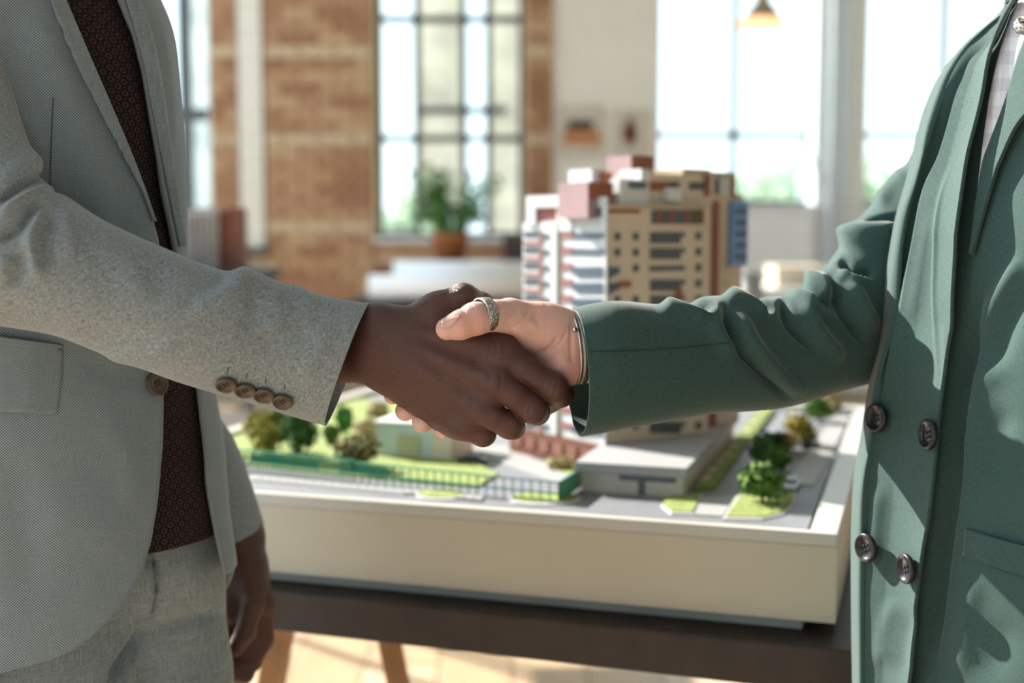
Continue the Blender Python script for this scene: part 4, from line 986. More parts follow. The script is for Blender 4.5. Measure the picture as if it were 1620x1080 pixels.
cR, nR = P(500, 541, 1.012), P(560, 545, 1.0) - P(440, 541, 1.0); nR /= np.linalg.norm(nR)
cL, nL = P(332, 735, 1.284), P(376, 848, 1.275) - P(222, 480, 1.30); nL /= np.linalg.norm(nL)
Vm, Fm = join_parts([(Vh, Fh, [(cR, nR, 1, .15)]), (Vl, Fl, [(cL, nL, 1, .2)]), (Vb, Fb, [(cR, nR, -1, .30), (cL, nL, -1, .34)])], [cR, cL])
person_m = mesh_np('person', Vm, Fm, M_DSKIN, origin=(-.42, 1.12, 0))
tag(person_m, 'person in pale grey wool blazer and trousers over a dark ring-patterned knit, shaking hands', 'person')
HANDM = bvh_of(Vh, Fh)

# blazer ---------------------------------------------------------------
MAN = [(-110, -300, 170), (-60, -320, 218), (0, -330, 246), (45, -332, 263), (100, -332, 274), (200, -330, 285), (300, -328, 291), (400, -326, 293), (500, -326, 308), (610, -326, 334), (700, -326, 348), (800, -328, 361), (905, -330, 375), (1000, -332, 381), (1075, -334, 384)]
near_y = [-160, -80, 0, 100, 200, 300, 380, 450, 600, 700, 800, 850, 900, 950, 1000, 1030, 1052, 1066, 1120]
near_x = [40, 66, 104, 147, 189, 228, 249, 255, 259, 257, 248, 241, 228, 200, 155, 112, 62, -10, -120]
far_y = [-160, 0, 55, 111, 180, 250, 300, 380, 500, 610, 690, 762, 844, 892, 914]
far_x = [172, 189, 211, 225, 237, 250, 258, 274, 297, 316, 324, 330, 346, 357, 361]
def phi_man(t, c, u, v, rf, rb):
    q = -np.linspace(0.0, math.pi, 4000)
    pt = c + np.outer(np.cos(q), u) + np.outer(np.sin(q) * rf, v); px, py = proj(pt)
    a = px - np.interp(py, near_y, near_x); i = np.argmax(a > 0); n_ = q[i] if (a > 0).any() else -math.pi * .5
    b = px - np.interp(py, far_y, far_x); m = (b > 0) & (py < 914)
    f_ = q[np.argmax(m)] if m.any() else -math.pi - .25
    if py[-1] > 900: f_ = -math.pi - .25 - (py[-1] - 900) * .004
    return n_, f_ + 2 * math.pi
rowsM = [((A, y), (B, y), 1.12, .150, .13) for y, A, B in MAN]
Vj, Fj, UVj = tube(rowsM, 150, 220, phi=phi_man)
Fj, nj = outward(Vj, Fj, w3(-.46, 1.13, 1.1))
Vj = undulate(Vj, nj, .0012, 22, 4)
JF = [([(66, -20), (115, 90), (170, 200), (215, 296), (238, 360)], 9, 5, 2.0),                # roll of the lapel
      ([(40, 0), (80, 90), (120, 190), (150, 300), (165, 400)], 26, 26, 5.0), ([(0, 0), (30, 90), (50, 180)], 22, 22, -3), ([(205, 330), (170, 420)], 20, 20, -2),
      ([(62, 800), (150, 830), (215, 850)], 40, 40, 2.5), ([(20, 700), (40, 850), (60, 980)], 30, 30, -2.5), ([(245, 0), (268, 120), (276, 260)], 8, 8, 2),
      ([(214, 0), (236, 100), (252, 200), (268, 300)], 6, 6, 2.5), ([(110, 560), (180, 590), (240, 600)], 16, 16, -2.0), ([(150, 640), (200, 720), (215, 820)], 20, 20, 2.2)]
Vj = folds(Vj, nj, JF)
blazer_m = mesh_np('blazer', Vj, Fj, M_SUITW, person_m, uv=UVj)
solid(blazer_m, .0035, rim=M_EDGE); tag(blazer_m, 'pale grey wool blazer hanging open')
Vjf, Fjf, _ = tube(rowsM, 150, 220); Fjf, njf = outward(Vjf, Fjf, w3(-.46, 1.13, 1.1)); njf = weld_normals(njf, 150, 221); Vjf = folds(undulate(Vjf, njf, .0012, 22, 4), njf, JF); JB = bvh_of(Vjf, Fjf)
# dart and seam: thin stitched ridges
def strip(name, bvh, L, R, off, mat, parent, nt=40, ns=8, guess=1.0, th=.0015, label=None):
    V, Fq, uv = drape(bvh, L, R, nt, ns, off, guess); o = mesh_np(name, V, Fq, mat, parent, uv=uv); solid(o, th, -1.0, M_EDGE if mat in (M_SUITW, M_SUITL) else (M_GEDGE if mat is M_GREEN else None))
    if label: o['label'] = label
    return o, V, Fq
edge = lambda h, h0=.0: (lambda s, t: h0 + h * min(1, 5 * s, 5 * (1 - s)))
strip('lapel', JB, [(74, -4), (115, 95), (150, 165), (185, 232), (222, 302), (240, 350)], [(101, -4), (143, 95), (173, 165), (203, 238), (228, 304), (244, 350)], lambda s, t: .0015 + .0045 * (1 - s) * (1 - t) + .0012, M_SUITL, blazer_m, 60, 8, th=.002)
strip('lapel', JB, [(196, -4), (212, 50), (227, 110), (240, 180), (254, 250), (268, 320), (282, 390)], [(214, -4), (234, 60), (246, 120), (257, 190), (267, 260), (277, 325), (287, 390)], lambda s, t:   .002 + .003 * s, M_SUITL, blazer_m, 60, 8, th=.002)
flap, Vf, Ff = strip('pocket_flap', JB, [(-140, 522), (-140, 600), (-140, 642)], [(99, 552), (97, 600), (90, 655)], edge(.0035, .0012), M_SUITW, blazer_m, 20, 60, th=.002)
strip('pocket_welt', JB, [(-140, 512), (-140, 524)], [(99, 545), (99, 556)], edge(.0045, .001), M_SUITW, blazer_m, 6, 60, th=.002)
strip('dart_seam', JB, [(83.6, 155), (80.6, 220), (78.6, 296)], [(84.8, 155), (81.8, 220), (79.8, 296)], lambda s, t: .0009, plain('dark_stitch', (.05, .055, .06), .9), blazer_m, 30, 3, th=.0006)
BT20 = button_mesh('front_button', .0105, M_HORN); BT15 = button_mesh('cuff_button', .0080, M_HORN)
loc, nn = hit(JB, 245, 607); put(BT20, 'front_button', blazer_m, loc, nn, .3, .0015)
# near sleeve
rowsS = [((-150, -170), (-250, -150), 1.08, .03, .03), ((-70, -120), (-255, -90), 1.04, .05, .05), ((-20, -10), (-250, 40), 1.0, .055, .06), ((20, 170), (-225, 240), .975, .058, .06), ((58, 268), (-215, 380), .952, .06, .058), ((76, 302), (-150, 490), .942, .062, .055), ((100, 310), (-55, 505), .944, .062, .055),
         ((160, 346), (70, 526), .950, .058, .055), ((250, 388), (175, 562), .960, .054, .052), ((345, 425), (275, 598), .968, .051, .05), ((395, 426), (335, 619), .975, .049, .048), ((455, 451), (395, 637), .985, .046, .046),
         ((520, 469), (455, 655), .993, .044, .044), ((584, 481), (516, 673), 1.0, .042, .042)]
Vs, Fs_, UVs = tube(rowsS, 290, 170)
Fs_, ns_ = outward(Vs, Fs_, P(100, 450, .955)); c_ = Vs.reshape(290, 171, 3).mean(1)
ns_ = vnormals(Vs, Fs_)
if ((Vs.reshape(290, 171, 3) - c_[:, None]) * ns_.reshape(290, 171, 3)).sum() < 0: Fs_ = Fs_[:, ::-1].copy(); ns_ = -ns_
ns_ = weld_normals(ns_, 290, 171)
Vs = undulate(Vs, ns_, .0009, 30, 2) if False else Vs
SF = [([(-10, 322), (40, 289), (84, 270)], 5, 9, -6), ([(-10, 300), (30, 270), (78, 245)], 16, 16, 4), ([(-10, 350), (48, 311), (92, 303)], 9, 9, 6), ([(-10, 384), (34, 357), (54, 328), (78, 318)], 8, 8, -7),
      ([(74, 325), (50, 366), (52, 415), (76, 446)], 9, 12, 5.5), ([(84, 326), (77, 369), (82, 428)], 7, 10, -4.5), ([(100, 318), (106, 360), (112, 420)], 14, 14, 3), ([(44, 389), (28, 433), (20, 460)], 10, 10, -5), ([(10, 400), (0, 440)], 14, 14, 4),
      ([(368, 415), (386, 430), (366, 458), (320, 480), (290, 500)], 14, 16, 3.4), ([(345, 421), (352, 440), (330, 460), (280, 485)], 12, 12, -2.4), ([(405, 440), (402, 480), (398, 505), (372, 520)], 11, 11, -2.6), ([(432, 445), (438, 490), (430, 540)], 18, 18, 2.2), ([(452, 444), (478, 462), (500, 490)], 10, 10, 2.2),
      ([(150, 572), (210, 562), (290, 548)], 14, 14, 2.6), ([(110, 520), (190, 530), (270, 545)], 10, 14, -2.0), ([(400, 560), (440, 535), (500, 520)], 18, 18, -1.6), ([(470, 610), (500, 560), (530, 510)], 14, 14, 1.6), ([(160, 360), (200, 420), (230, 480)], 22, 22, 2.0), ([(230, 420), (270, 470)], 20, 20, -1.8)]
Vs = folds(Vs, ns_, SF); Vs = undulate(Vs, weld_normals(vnormals(Vs, Fs_), 290, 171), .0007, 45, 2)
sleeve_m = mesh_np('sleeve', Vs, Fs_, M_SUITS, blazer_m, uv=UVs); solid(sleeve_m, .0025, rim=M_EDGE)
SB = bvh_of(Vs, Fs_)
for x, y in ((358, 605), (388, 614), (418, 622), (448, 632)):
    loc, nn = hit(SB, x, y); put(BT15, 'cuff_button', blazer_m, loc, nn, .5, .0012)
M_STITCH = bpy.data.materials['dark_stitch']
for x, y in ((360, 588), (390, 597), (420, 606), (450, 615)): strip('buttonhole_stitch', SB, [(x, y - 7), (x - 1, y)], [(x + 1.3, y - 7), (x + .3, y)], lambda s, t: .0005, M_STITCH, blazer_m, 6, 3, th=.0004)
# far sleeve
rowsL = [((262, 60), (150, 70), 1.30, .05, .05), ((285, 400), (175, 405), 1.31, .05, .05), ((328, 620), (220, 640), 1.30, .048, .048), ((368, 696), (262, 730), 1.295, .046, .046), ((392, 756), (300, 795), 1.285, .044, .044), ((416, 831), (330, 868), 1.278, .042, .042)]
Va, Fa, UVa = tube(rowsL, 80, 80); na_ = vnormals(Va, Fa); c_ = Va.reshape(80, 81, 3).mean(1)
if ((Va.reshape(80, 81, 3) - c_[:, None]) * na_.reshape(80, 81, 3)).sum() < 0: Fa = Fa[:, ::-1].copy()
solid(mesh_np('sleeve', Va, Fa, M_SUITS, blazer_m, uv=UVa), .003)
# knit shirt
rowsK = [((A + 24, y), (B - 12, y), 1.12, .134, .118) for y, A, B in MAN if y < 790] + [((-300, 838), (352, 838), 1.12, .134, .12)]
rowsK[-2:-1] = [((-300, 760), (344, 760), 1.12, .134, .12)]
Vk, Fk, UVk = tube(rowsK, 110, 150); Fk, nk = outward(Vk, Fk)
Vk = undulate(Vk, nk, .0012, 24, 9)
Vk = folds(Vk, nk, [([(262, 790), (300, 775), (330, 745)], 6, 6, -1.5), ([(200, 120), (240, 230), (262, 320)], 14, 14, 2.5)])
shirt_m = mesh_np('knit_shirt', Vk, Fk, M_KNIT, person_m, uv=UVk); solid(shirt_m, .0025); tag(shirt_m, 'dark knit printed with small maroon rings')
# trousers
TRC = [(w3(-.46, 1.12, .97), w3(-.43, 1.13, .90), .105, .105), (P(180, 760, 1.15), P(206, 860, 1.15), .088, .086), (P(222, 880, 1.17), P(236, 1080, 1.17), .078, .073), (P(236, 1080, 1.17), w3(-.345, 1.175, .48), .074, .07), (w3(-.345, 1.175, .48), w3(-.36, 1.19, .05), .07, .065),
       (P(70, 880, 1.09), P(60, 1080, 1.085), .080, .082), (P(60, 1080, 1.085), w3(-.46, 1.05, .48), .082, .074), (w3(-.46, 1.05, .48), w3(-.47, 1.06, .05), .074, .066)]
Vt, Ft = grow(TRC, .005, .022)
nt_ = vnormals(Vt, Ft)
Vt = folds(Vt, nt_, [([(240, 862), (247, 905), (247, 950), (238, 988)], 5, 3, -11), ([(232, 880), (236, 930), (226, 975)], 10, 10, 6), ([(225, 1000), (280, 985), (350, 968)], 10, 10, -6), ([(215, 1030), (290, 1022), (355, 1010)], 10, 10, 2.5), ([(260, 1005), (310, 998), (355, 985)], 8, 8, 2), ([(300, 870), (310, 930), (320, 1000)], 24, 24, 2), ([(240, 985), (205, 1035), (172, 1085)], 6, 9, -12)])
trous_m = mesh_np('trousers', Vt, Ft, M_TROUS, person_m); tag(trous_m, 'pale grey wool trousers')
Vx, Fx = grow([(hm_q(-.035, .05), hm_q(.02, .066), .091, .079), (hm_q(-.05, .0), hm_q(-.05, -.03), .07, .06)], .006, .02); mesh_np('hair', Vx, Fx, M_HAIR, person_m)
def eyes(E, parent):
    for e in E:
        mb = MB(); mb.lathe(e, [(.0125 * math.sin(a * math.pi / 8), -.0125 * math.cos(a * math.pi / 8)) for a in range(9)], 12); mb.build('eye', M_EYE, parent, True)
eyes(hm_eyes, person_m)
def shoe(name, mat, parent, heel, toe):
    h_, t_ = np.asarray(heel), np.asarray(toe); V, Fq = grow([(h_ + [0, 0, .045], h_ + [0, 0, .075], .046, .044), (h_ + [0, 0, .045], t_ + [0, 0, .04], .044, .036)], .006, .02)
    V[:, 2] = np.maximum(V[:, 2], 0.0); mesh_np(name, V, Fq, mat, parent)
shoe('shoe', M_SHOE, person_m, (-.47, 1.06, 0), (-.33, .98, 0)); shoe('shoe', M_SHOE, person_m, (-.36, 1.19, 0), (-.21, 1.12, 0))

# ------------------------------------------------------------------ the woman
ARM_W = px_cones([((1040, 535, 1.02, 27), (965, 529, 1.012, 19)), ((965, 529, 1.012, 18), (902, 529, 1.005, 17)), ((1040, 580, 1.02, 27), (965, 572, 1.012, 18)), ((965, 572, 1.012, 17), (898, 574, 1.005, 16))])
PALM_W = px_cones([
    ((905, 528, 1.005, 17), (865, 516, 1.000, 17)), ((865, 516, 1.000, 17), (806, 501, .988, 14)), ((890, 575, 1.008, 16.5), (805, 602, 1.026, 14)),
    ((890, 540, 1.012, 15), (790, 535, 1.034, 12.5)), ((885, 552, 1.014, 15), (784, 565, 1.038, 12)), ((880, 562, 1.016, 15), (785, 592, 1.038, 12)), ((880, 572, 1.018, 14), (790, 616, 1.034, 11)), ((870, 535, 1.004, 15), (830, 525, 1.002, 14))])
FING_W = [chain([(806, 501, .986, 13.8), (784, 499, .977, 11.6), (752, 504, .966, 12.2), (728, 514, .961, 10.8), (707, 520, .959, 8.6)]),
          chain([(790, 535, 1.034, 11), (715, 572, 1.050, 9.5), (650, 612, 1.034, 8), (621, 626, 1.012, 7.0)]),
          chain([(784, 565, 1.038, 10.5), (716, 605, 1.054, 9.5), (666, 638, 1.036, 8.8), (641, 650, 1.006, 8.2)]),
          chain([(785, 592, 1.038, 10.5), (732, 630, 1.052, 9.2), (694, 657, 1.034, 8.6), (668, 667, 1.003, 8.4)]),
          chain([(790, 616, 1.034, 9), (748, 648, 1.044, 8.4), (724, 672, 1.028, 8), (702, 679, 1.002, 7.4)])]
Vw, Fw = grow(ARM_W + PALM_W, .00125, .010, FING_W, .005, .0012, pad=.012)
nw = vnormals(Vw, Fw)
WF = [([(838, 486), (828, 505), (806, 522)], 2.2, 3, -.7), ([(852, 488), (845, 500), (836, 512)], 2.0, 2.5, -.5), ([(822, 482), (812, 496), (796, 512)], 2.0, 2.5, -.5), ([(886, 530), (868, 552), (846, 560)], 4, 4, -1.0), ([(900, 520), (884, 545), (866, 558)], 2.2, 2.2, -.6),
                    ([(905, 500), (903, 540), (905, 580)], 3, 3, -.7), ([(725, 487), (733, 490), (738, 496)], 2, 2, -.4), ([(786, 482), (782, 498), (786, 514)], 3, 3, -.5), ([(850, 505), (830, 520), (812, 532)], 14, 14, 1.4), ([(898, 560), (880, 580), (870, 592)], 12, 12, 1.0),
                    ([(740, 480), (748, 484), (752, 492)], 1.8, 1.8, -.35), ([(800, 508), (812, 520), (826, 528)], 2.2, 2.2, -.45)]
Vw = folds(Vw, nw, [(p, a_, b_, h_ * 1.5) for p, a_, b_, h_ in WF])
WT = w3(.52, 1.10, 0); FW = np.array([-.72, -.69, 0])
hw_add, hw_cut, hw_eyes, hw_q = head_cones((.49, 1.08, 1.545), FW, .95)
BODY_W = [(w3(.52, 1.09, .88), w3(.52, 1.09, 1.05), .09, .085), (w3(.52, 1.09, 1.05), w3(.52, 1.09, 1.24), .085, .088), (w3(.42, 1.12, 1.29), w3(.62, 1.06, 1.29), .045, .045), (w3(.51, 1.10, 1.28), w3(.50, 1.09, 1.42), .055, .048), (w3(.50, 1.09, 1.42), w3(.49, 1.08, 1.48), .048, .052)] + hw_add + [
          (w3(.44, 1.09, .86), w3(.44, 1.09, .46), .08, .05), (w3(.44, 1.09, .46), w3(.44, 1.10, .08), .05, .036), (w3(.44, 1.10, .08), w3(.38, 1.03, .035), .036, .026), (w3(.59, 1.05, .86), w3(.60, 1.05, .46), .08, .05), (w3(.60, 1.05, .46), w3(.60, 1.07, .08), .05, .036), (w3(.60, 1.07, .08), w3(.54, 1.0, .035), .036, .026),
          (P(1600, 230, 1.13), P(1440, 510, 1.17), .034, .024), (P(1440, 510, 1.17), P(1200, 570, 1.08), .022, .022), (P(1200, 570, 1.08), P(1040, 558, 1.022), .022, .024), (w3(.62, 1.06, 1.27), w3(.672, 1.02, 1.02), .034, .032), (w3(.672, 1.02, 1.02), w3(.672, .96, .80), .032, .026),
          (w3(.672, .96, .80), w3(.685, .94, .72), .026, .030), (w3(.70, .95, .72), w3(.70, .95, .64), .009, .007, .003), (w3(.685, .935, .71), w3(.69, .94, .63), .009, .007, .003), (w3(.68, .92, .71), w3(.68, .925, .64), .009, .007, .003), (w3(.675, .905, .72), w3(.675, .91, .66), .008, .006, .003), (w3(.66, .92, .76), w3(.645, .90, .69), .011, .008, .006)] + ARM_W
Vbw, Fbw = grow(BODY_W, .0085, .014, cut=hw_cut)
cW = P(1000, 554, 1.016); nW = P(900, 552, 1.005) - P(1100, 556, 1.03); nW /= np.linalg.norm(nW)
Vp, Fp = join_parts([(Vw, Fw, [(cW, nW, 1, .2)]), (Vbw, Fbw, [(cW, nW, -1, .28)])], [cW])
person_w = mesh_np('person', Vp, Fp, M_LSKIN, origin=(.52, 1.08, 0))
tag(person_w, 'person in green double-breasted blazer, silver thumb ring and bracelet, shaking hands', 'person')
HANDW = bvh_of(Vw, Fw)
V, Fq, uv = drape(HANDW, [(700, 508), (697, 514), (696, 519)], [(729, 499), (722, 508), (712, 517)], 10, 12, lambda s, t: .0005, .96)
solid(mesh_np('thumbnail', V, Fq, M_NAIL, person_w, uv=uv), .0007, 0)

WOM = [(-70, 1668, 1850, .07), (-30, 1622, 1900, .085), (15, 1586, 1960, .105), (45, 1551, 2000, .118), (78, 1520, 2025, .13), (115, 1494, 2040, .145), (150, 1479, 2048, .155), (190, 1466, 2052, .165), (281, 1443, 2054, .175), (352, 1425, 2054, .18), (485, 1404, 2046, .18), (591, 1386, 2044, .18), (697, 1369, 2050, .18), (760, 1359, 2056, .18), (850, 1356, 2066, .18), (1080, 1354, 2080, .185), (1260, 1350, 2090, .185)]
rowsW = [((A, y), (B, y), 1.08, rf * .92, rf * .6) for y, A, B, rf in WOM]
BUST = np.array([(1, 0), (.88, .6), (.3, 1), (-.3, 1), (-.88, .6), (-1, 0), (-.88, -.65), (-.45, -1.03), (0, -1.10), (.30, -1.08), (.45, -1.0), (.58, -.80), (.72, -.54), (.85, -.28), (.95, -.09)])
BUST = catmull(np.concatenate([BUST[-2:], BUST, BUST[:3]]), 17 * 24 + 25 - 24 + 24 * 2)
i0 = int(np.argmin(np.hypot(BUST[:120, 0] - 1, BUST[:120, 1]))); i1 = i0 + 1 + int(np.argmin(np.hypot(BUST[i0 + 60:, 0] - 1, BUST[i0 + 60:, 1]))) + 59
BUST = np.stack([np.interp(np.linspace(i0, i1, 241), np.arange(len(BUST)), BUST[:, k]) for k in (0, 1)], 1); BUST[-1] = BUST[0]
Vg, Fg, UVg = tube(rowsW, 240, 240, prof=BUST); Fg, ng = outward(Vg, Fg); ng = weld_normals(ng, 240, 241)
Vg = undulate(Vg, ng, .0010, 24, 5); ng = weld_normals(vnormals(Vg, Fg), 240, 241)
TB0 = bvh_of(Vg, Fg)
Vg = folds(Vg, ng, [([(1575, 60), (1540, 110), (1500, 190), (1474, 280), (1458, 360)], 7, 10, -6), ([(1562, 48), (1520, 100), (1484, 180), (1462, 250)], 10, 10, 3.5), ([(1545, 545), (1580, 470), (1625, 400)], 14, 14, 5), ([(1560, 600), (1600, 500), (1640, 440)], 14, 18, -4), ([(1530, 760), (1545, 620), (1600, 560)], 22, 22, 3.5), ([(1560, 760), (1580, 680), (1600, 640)], 22, 22, -3),
                    ([(1530, 120), (1500, 205), (1472, 285), (1448, 360), (1425, 450), (1405, 540), (1386, 640)], 15, 12, -10), ([(1456, 235), (1443, 285), (1427, 352), (1406, 485), (1389, 591), (1372, 690)], 6, 6, 3), ([(1556, 400), (1543, 480), (1530, 560), (1518, 640), (1508, 730), (1499, 800), (1485, 900), (1474, 1000), (1463, 1130)], 12, 14, -14), ([(1520, 1080), (1525, 980), (1550, 900)], 18, 18, 3), ([(1560, 1080), (1590, 980)], 30, 30, -3)])
blazer_w = mesh_np('blazer', Vg, Fg, M_GREEN, person_w, uv=UVg); tag(blazer_w, 'green double-breasted twill blazer')
TB = bvh_of(Vg, Fg)
# right front, lapping over with its edge lifted off the body
panL = [(1600, 8), (1590, 38), (1577, 67), (1562, 86), (1541, 104), (1530, 130), (1517, 160), (1492, 246), (1467, 300), (1448, 380), (1425, 471), (1408, 545), (1392, 640), (1379, 730), (1374, 800), (1370, 900), (1368, 1000), (1367, 1130)]
panR = [(1620, 8), (1604, 36), (1591, 66), (1585, 84), (1580, 104), (1576, 135), (1571, 170), (1556, 246), (1549, 300), (1540, 380), (1529, 471), (1521, 545), (1506, 640), (1496, 730), (1487, 800), (1473, 900), (1462, 1000), (1451, 1130)]
Vq, Fq, uv = drape(TB0, panL, panR, 200, 70, lambda s, t: .0010 + .012 * max(0, (s - .35) / .65) ** 1.3 * (.45 + .55 * min(1, 3 * t)) + (.0015 + .006 * max(0, min(1, (.46 - t) * 8))) * min(1, s * 14 + .1), 1.0)
nq = vnormals(Vq, Fq)
Vq = undulate(Vq, nq, .0006, 40, 6); nq = vnormals(Vq, Fq)
Vq = folds(Vq, nq, [([(1510, 250), (1486, 320), (1479, 420), (1478, 490), (1488, 626)], 3, 3, 1.3), ([(1495, 500), (1498, 580), (1496, 640)], 7, 7, 1.5), ([(1440, 520), (1460, 420), (1478, 320)], 14, 14, 1.6), ([(1420, 940), (1400, 1000), (1398, 1060)], 14, 14, 2.5), ([(1445, 960), (1430, 1020), (1425, 1080)], 12, 12, -2), ([(1395, 760), (1385, 830), (1384, 900)], 12, 12, 1.6)])
front = mesh_np('front_panel', Vq, Fq, M_GREEN, blazer_w, uv=uv); solid(front, .003, -1)
FB = bvh_of(Vq, Fq)
# lapels: folded cloth above the fronts
VL, FL, uvL = drape(TB0, [(1640, 40), (1618, 90), (1598, 160), (1574, 225), (1562, 260), (1552, 320), (1545, 375), (1541, 400)], [(1720, 120), (1665, 160), (1622, 200), (1592, 258), (1580, 290), (1564, 340), (1552, 380), (1545, 404)], 80, 26, lambda s, t: .006 + .006 * s * (1 - t), 1.0)
solid(mesh_np('lapel', VL, FL, M_GREEN, blazer_w, uv=uvL), .003)
Vc, Fc, uvc = drape(TB0, [(1630, -24), (1596, 50), (1572, 140), (1558, 240), (1548, 330)], [(1720, -30), (1690, 60), (1640, 140), (1585, 240), (1556, 330)], 60, 30, lambda s, t: .0035, 1.0)
nc_ = vnormals(Vc, Fc); Vc = folds(Vc, nc_, [([(1600, 90), (1588, 150), (1580, 220)], 5, 5, 1.5)])
solid(mesh_np('shirt', Vc, Fc, M_PLAID, person_w, uv=uvc), .001)
# chain necklace of chunky links
link = MB()
Vb_, Fb_ = band((0, 0, 0), (.0062, 0, 0), (0, .0042, 0), .0034, .0017, 16, 6)
link_me = bpy.data.meshes.new('chain_link'); link_me.from_pydata(Vb_.tolist(), [], Fb_.tolist()); link_me.materials.append(M_STEEL)
for p in link_me.polygons: p.use_smooth = True
nk_o = None
NB = bvh_of(Vc, Fc)
pts = polyline([(1636, -30), (1626, -4), (1617, 14), (1611, 32), (1612, 48), (1624, 60), (1640, 84), (1665, 92), (1690, 80)], 17)
neck = empty('necklace', P(1620, 40, .99)); neck.parent = person_w; neck.location = P(1620, 40, .99) - ORG[person_w.name]; neck['label'] = 'chunky silver link necklace'
rg = random.Random(5)
for row in range(2):
    for i, (x, y) in enumerate(pts):
        loc, nn = hit(TB0, x + row * 9, y - row * 4, 1.0); t = facing(nn + np.array([rg.uniform(-.9, .9), 0, rg.uniform(-.9, .9)]), rg.uniform(0, 3.1))
        o = put(link_me, 'chain_link', neck, loc, nn, 0, .015); M = t.copy(); M.translation = o.matrix_local.translation; o.matrix_local = M
BT25 = button_mesh('black_button', .0125, M_BLACKB)
for x, y in ((1394, 661), (1481, 688), (1378, 865), (1443, 899)):
    loc, nn = hit(FB, x, y); put(BT25, 'black_button', blazer_w, loc, nn, .4, .0035)
for x, y in ((1468, 678), (1428, 888)):
    V, Fq, uv = drape(FB, [(x - 4, y - 3), (x - 4, y + 3)], [(x + 4, y - 3), (x + 4, y + 3)], 3, 4, lambda s, t: .0006); solid(mesh_np('buttonhole_stitch', V, Fq, M_HORND, blazer_w, uv=uv), .0006)
strip('pocket_welt', TB, [(1528, 835), (1526, 858), (1524, 877)], [(1760, 898), (1760, 925), (1760, 950)], edge(.004, .001), M_GREEN, blazer_w, 12, 60, th=.002)
# right sleeve
rowsV = [((908, 487), (917, 690), 1.0, .046, .046, -.11), ((950, 478), (950, 684), 1.003, .046, .046, -.05), ((985, 476), (988, 677), 1.009, .047, .046), ((1056, 481), (1060, 664), 1.027, .048, .046), ((1126, 470), (1130, 653), 1.050, .050, .046), ((1197, 471), (1200, 648), 1.077, .052, .047),
         ((1250, 462), (1265, 638), 1.10, .054, .048), ((1300, 428), (1330, 617), 1.13, .056, .05), ((1334, 385), (1392, 598), 1.155, .058, .052), ((1378, 325), (1470, 560), 1.175, .06, .055), ((1440, 252), (1560, 480), 1.18, .06, .058), ((1490, 130), (1640, 400), 1.16, .06, .06), ((1550, 70), (1700, 300), 1.14, .055, .055)]
Vv, Fv, UVv = tube(rowsV, 280, 180); nv = vnormals(Vv, Fv); c_ = Vv.reshape(280, 181, 3).mean(1)
if ((Vv.reshape(280, 181, 3) - c_[:, None]) * nv.reshape(280, 181, 3)).sum() < 0: Fv = Fv[:, ::-1].copy(); nv = -nv
nv = weld_normals(nv, 280, 181)
VF = [([(1145, 470), (1150, 500), (1163, 533), (1197, 581), (1258, 636)], 5, 9, -6), ([(1165, 480), (1180, 530), (1215, 575), (1275, 630)], 14, 12, 5), ([(1130, 474), (1136, 520), (1168, 570)], 16, 16, 3),
      ([(1040, 478), (1085, 489), (1128, 505)], 5, 12, 4), ([(1060, 470), (1100, 482), (1130, 494)], 8, 8, -4), ([(1140, 462), (1185, 482), (1220, 508)], 5, 12, 5), ([(1165, 462), (1200, 478), (1226, 494)], 7, 7, -4),
      ([(1245, 455), (1286, 484), (1314, 502), (1326, 494)], 5, 8, 5), ([(1258, 452), (1290, 474), (1316, 490)], 7, 7, -8), ([(1270, 440), (1300, 450), (1320, 470)], 14, 14, 6), ([(1236, 462), (1250, 510), (1294, 558)], 8, 8, -5), ([(1268, 462), (1290, 520), (1340, 575)], 14, 14, 5),
      ([(1310, 425), (1324, 471), (1350, 515), (1376, 552)], 8, 8, -6), ([(1340, 440), (1365, 490), (1388, 530)], 14, 14, 5), ([(1326, 424), (1350, 443), (1384, 446)], 5, 8, 4), ([(1326, 408), (1352, 428), (1386, 432)], 8, 8, -8), ([(1326, 395), (1345, 375), (1390, 372), (1430, 372)], 20, 16, 8), ([(1366, 352), (1400, 345), (1440, 344)], 5, 5, -8), ([(1385, 330), (1410, 290), (1440, 262)], 12, 12, 3)]
VF = [(p, a_ * .9, b_ * .9, h_ * 1.7) for p, a_, b_, h_ in VF]
Vv = folds(Vv, nv, VF); Vv = undulate(Vv, weld_normals(vnormals(Vv, Fv), 280, 181), .0006, 40, 8)
sleeve_w = mesh_np('sleeve', Vv, Fv, M_GREEN, blazer_w, uv=UVv); solid(sleeve_w, .0028)
VB = bvh_of(Vv, Fv)
M_SEAM = plain('dark_green_thread', (.02, .04, .036), .9)
strip('sleeve_seam', VB, [(928, 556), (1000, 554), (1080, 549), (1160, 541)], [(928, 556.9), (1000, 554.9), (1080, 549.9), (1160, 541.9)], lambda s, t: .0006, M_SEAM, blazer_w, 60, 3, th=.0006)
rows2 = [((1940, 40), (2000, 60), 1.07, .04, .05), ((1970, 130), (2130, 170), 1.06, .06, .06), ((2000, 330), (2180, 330), 1.04, .062, .06), ((2030, 560), (2210, 560), 1.02, .055, .055), ((2060, 800), (2220, 800), .985, .05, .05), ((2090, 1010), (2240, 1010), .965, .048, .048)]
V2, F2, U2 = tube(rows2, 60, 60); solid(mesh_np('sleeve', V2, F2, M_GREEN, blazer_w, uv=U2), .003, 0)
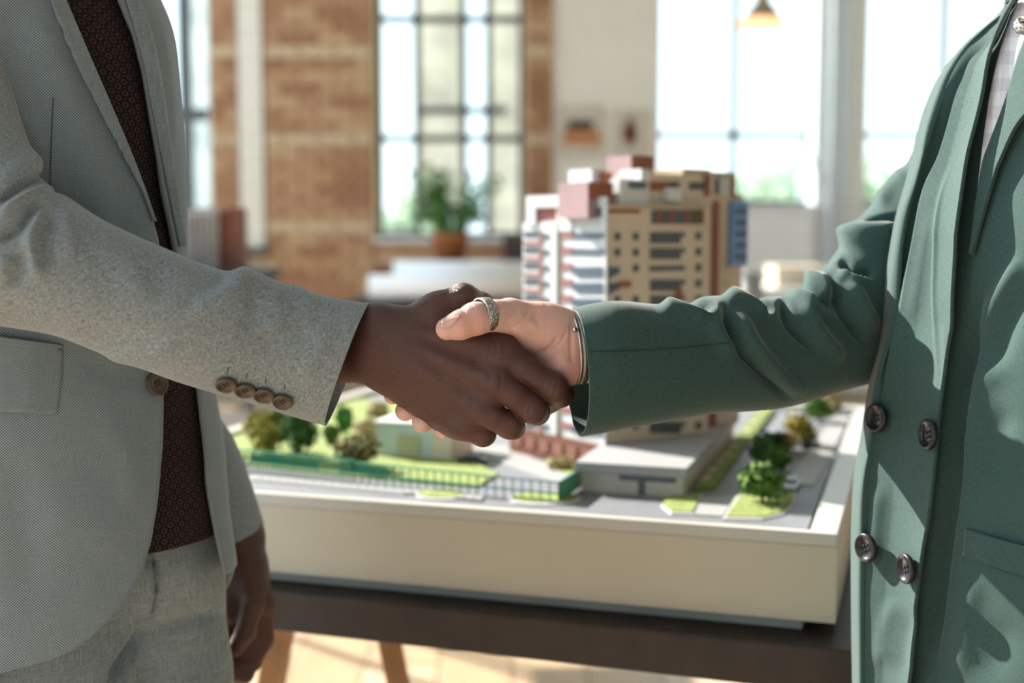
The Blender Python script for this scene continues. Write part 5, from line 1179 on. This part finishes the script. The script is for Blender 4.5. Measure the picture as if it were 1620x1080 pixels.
# thumb ring and bracelet
ca = P(766, 498, .9715); ax = P(752, 502, .966) - P(784, 499, .977); ax /= np.linalg.norm(ax); uu = np.array([0.12, 0, 1.0]); uu -= ax * (uu @ ax); uu /= np.linalg.norm(uu); vv_ = np.cross(ax, uu)
Vr, Fr = band(ca, uu * .0127, vv_ * .0134, .0098, .0010, 48, 8)
m_ring, ntr, br = node_mat('hammered_silver'); br.inputs['Metallic'].default_value = 1; br.inputs['Roughness'].default_value = .42
tcr = N(ntr, 'ShaderNodeTexCoord'); vr = N(ntr, 'ShaderNodeTexVoronoi', Scale=620.0); ntr.links.new(tcr.outputs['Object'], vr.inputs['Vector'])
ntr.links.new(mix_rgb(ntr, ramp(ntr, vr.outputs['Distance'], .25, .5), (.97, .96, .94), (.34, .32, .30)), br.inputs['Base Color'])
bpr = N(ntr, 'ShaderNodeBump', Strength=.8, Distance=.0008); bpr.invert = True; ntr.links.new(vr.outputs['Distance'], bpr.inputs['Height']); ntr.links.new(bpr.outputs['Normal'], br.inputs['Normal'])
ring_o = mesh_np('thumb_ring', Vr, Fr, m_ring, person_w); ring_o['label'] = 'wide hammered silver thumb ring'
cb = P(905, 549, 1.0045); ub = (P(901, 494, 1.005) - P(910, 604, 1.005)) / 2
br_e = empty('bracelet', cb); br_e.parent = person_w; br_e.location = cb - ORG[person_w.name]; br_e['label'] = 'slim metal bracelet with mesh band'
Va_, Fa_ = band(cb, ub * 1.05, w3(-.006, .0225, 0), .0022, .0012, 56, 8); mesh_np('metal_hoop', Va_, Fa_, M_STEEL, br_e)
Va_, Fa_ = band(cb + w3(.0042, 0, 0), ub * 1.04, w3(-.006, .0225, 0), .0055, .0010, 56, 8); mesh_np('mesh_band', Va_, Fa_, M_DSTEEL, br_e)
mb = MB(); mb.lathe(P(909, 521, .9835), [(0, -.0018), (.0018, -.0018), (.0022, 0), (.0018, .0018), (0, .0018)], 12); mb.build('clasp', M_STEEL, br_e, True)
# trousers, hair, eyes, shoes
Vt2, Ft2 = grow([(w3(.52, 1.09, .92), w3(.52, 1.09, .86), .12, .12), (w3(.45, 1.09, .86), w3(.44, 1.09, .46), .10, .08), (w3(.44, 1.09, .46), w3(.44, 1.10, .06), .08, .09), (w3(.59, 1.05, .86), w3(.60, 1.05, .46), .10, .08), (w3(.60, 1.05, .46), w3(.60, 1.07, .06), .08, .09)], .007, .02)
mesh_np('trousers', Vt2, Ft2, M_GREENO, person_w)
Vx, Fx = grow([(hw_q(-.035, .05), hw_q(.02, .062), .094, .080), (hw_q(-.06, .02), hw_q(-.06, -.11), .075, .055), (hw_q(-.02, .02, -.075), hw_q(-.03, -.11, -.07), .03, .022), (hw_q(-.02, .02, .075), hw_q(-.03, -.11, .07), .03, .022)], .006, .02); mesh_np('hair', Vx, Fx, M_HAIRB, person_w)
eyes(hw_eyes, person_w)
shoe('shoe', M_SHOEB, person_w, (.44, 1.10, 0), (.35, 1.0, 0)); shoe('shoe', M_SHOEB, person_w, (.60, 1.07, 0), (.51, .97, 0))
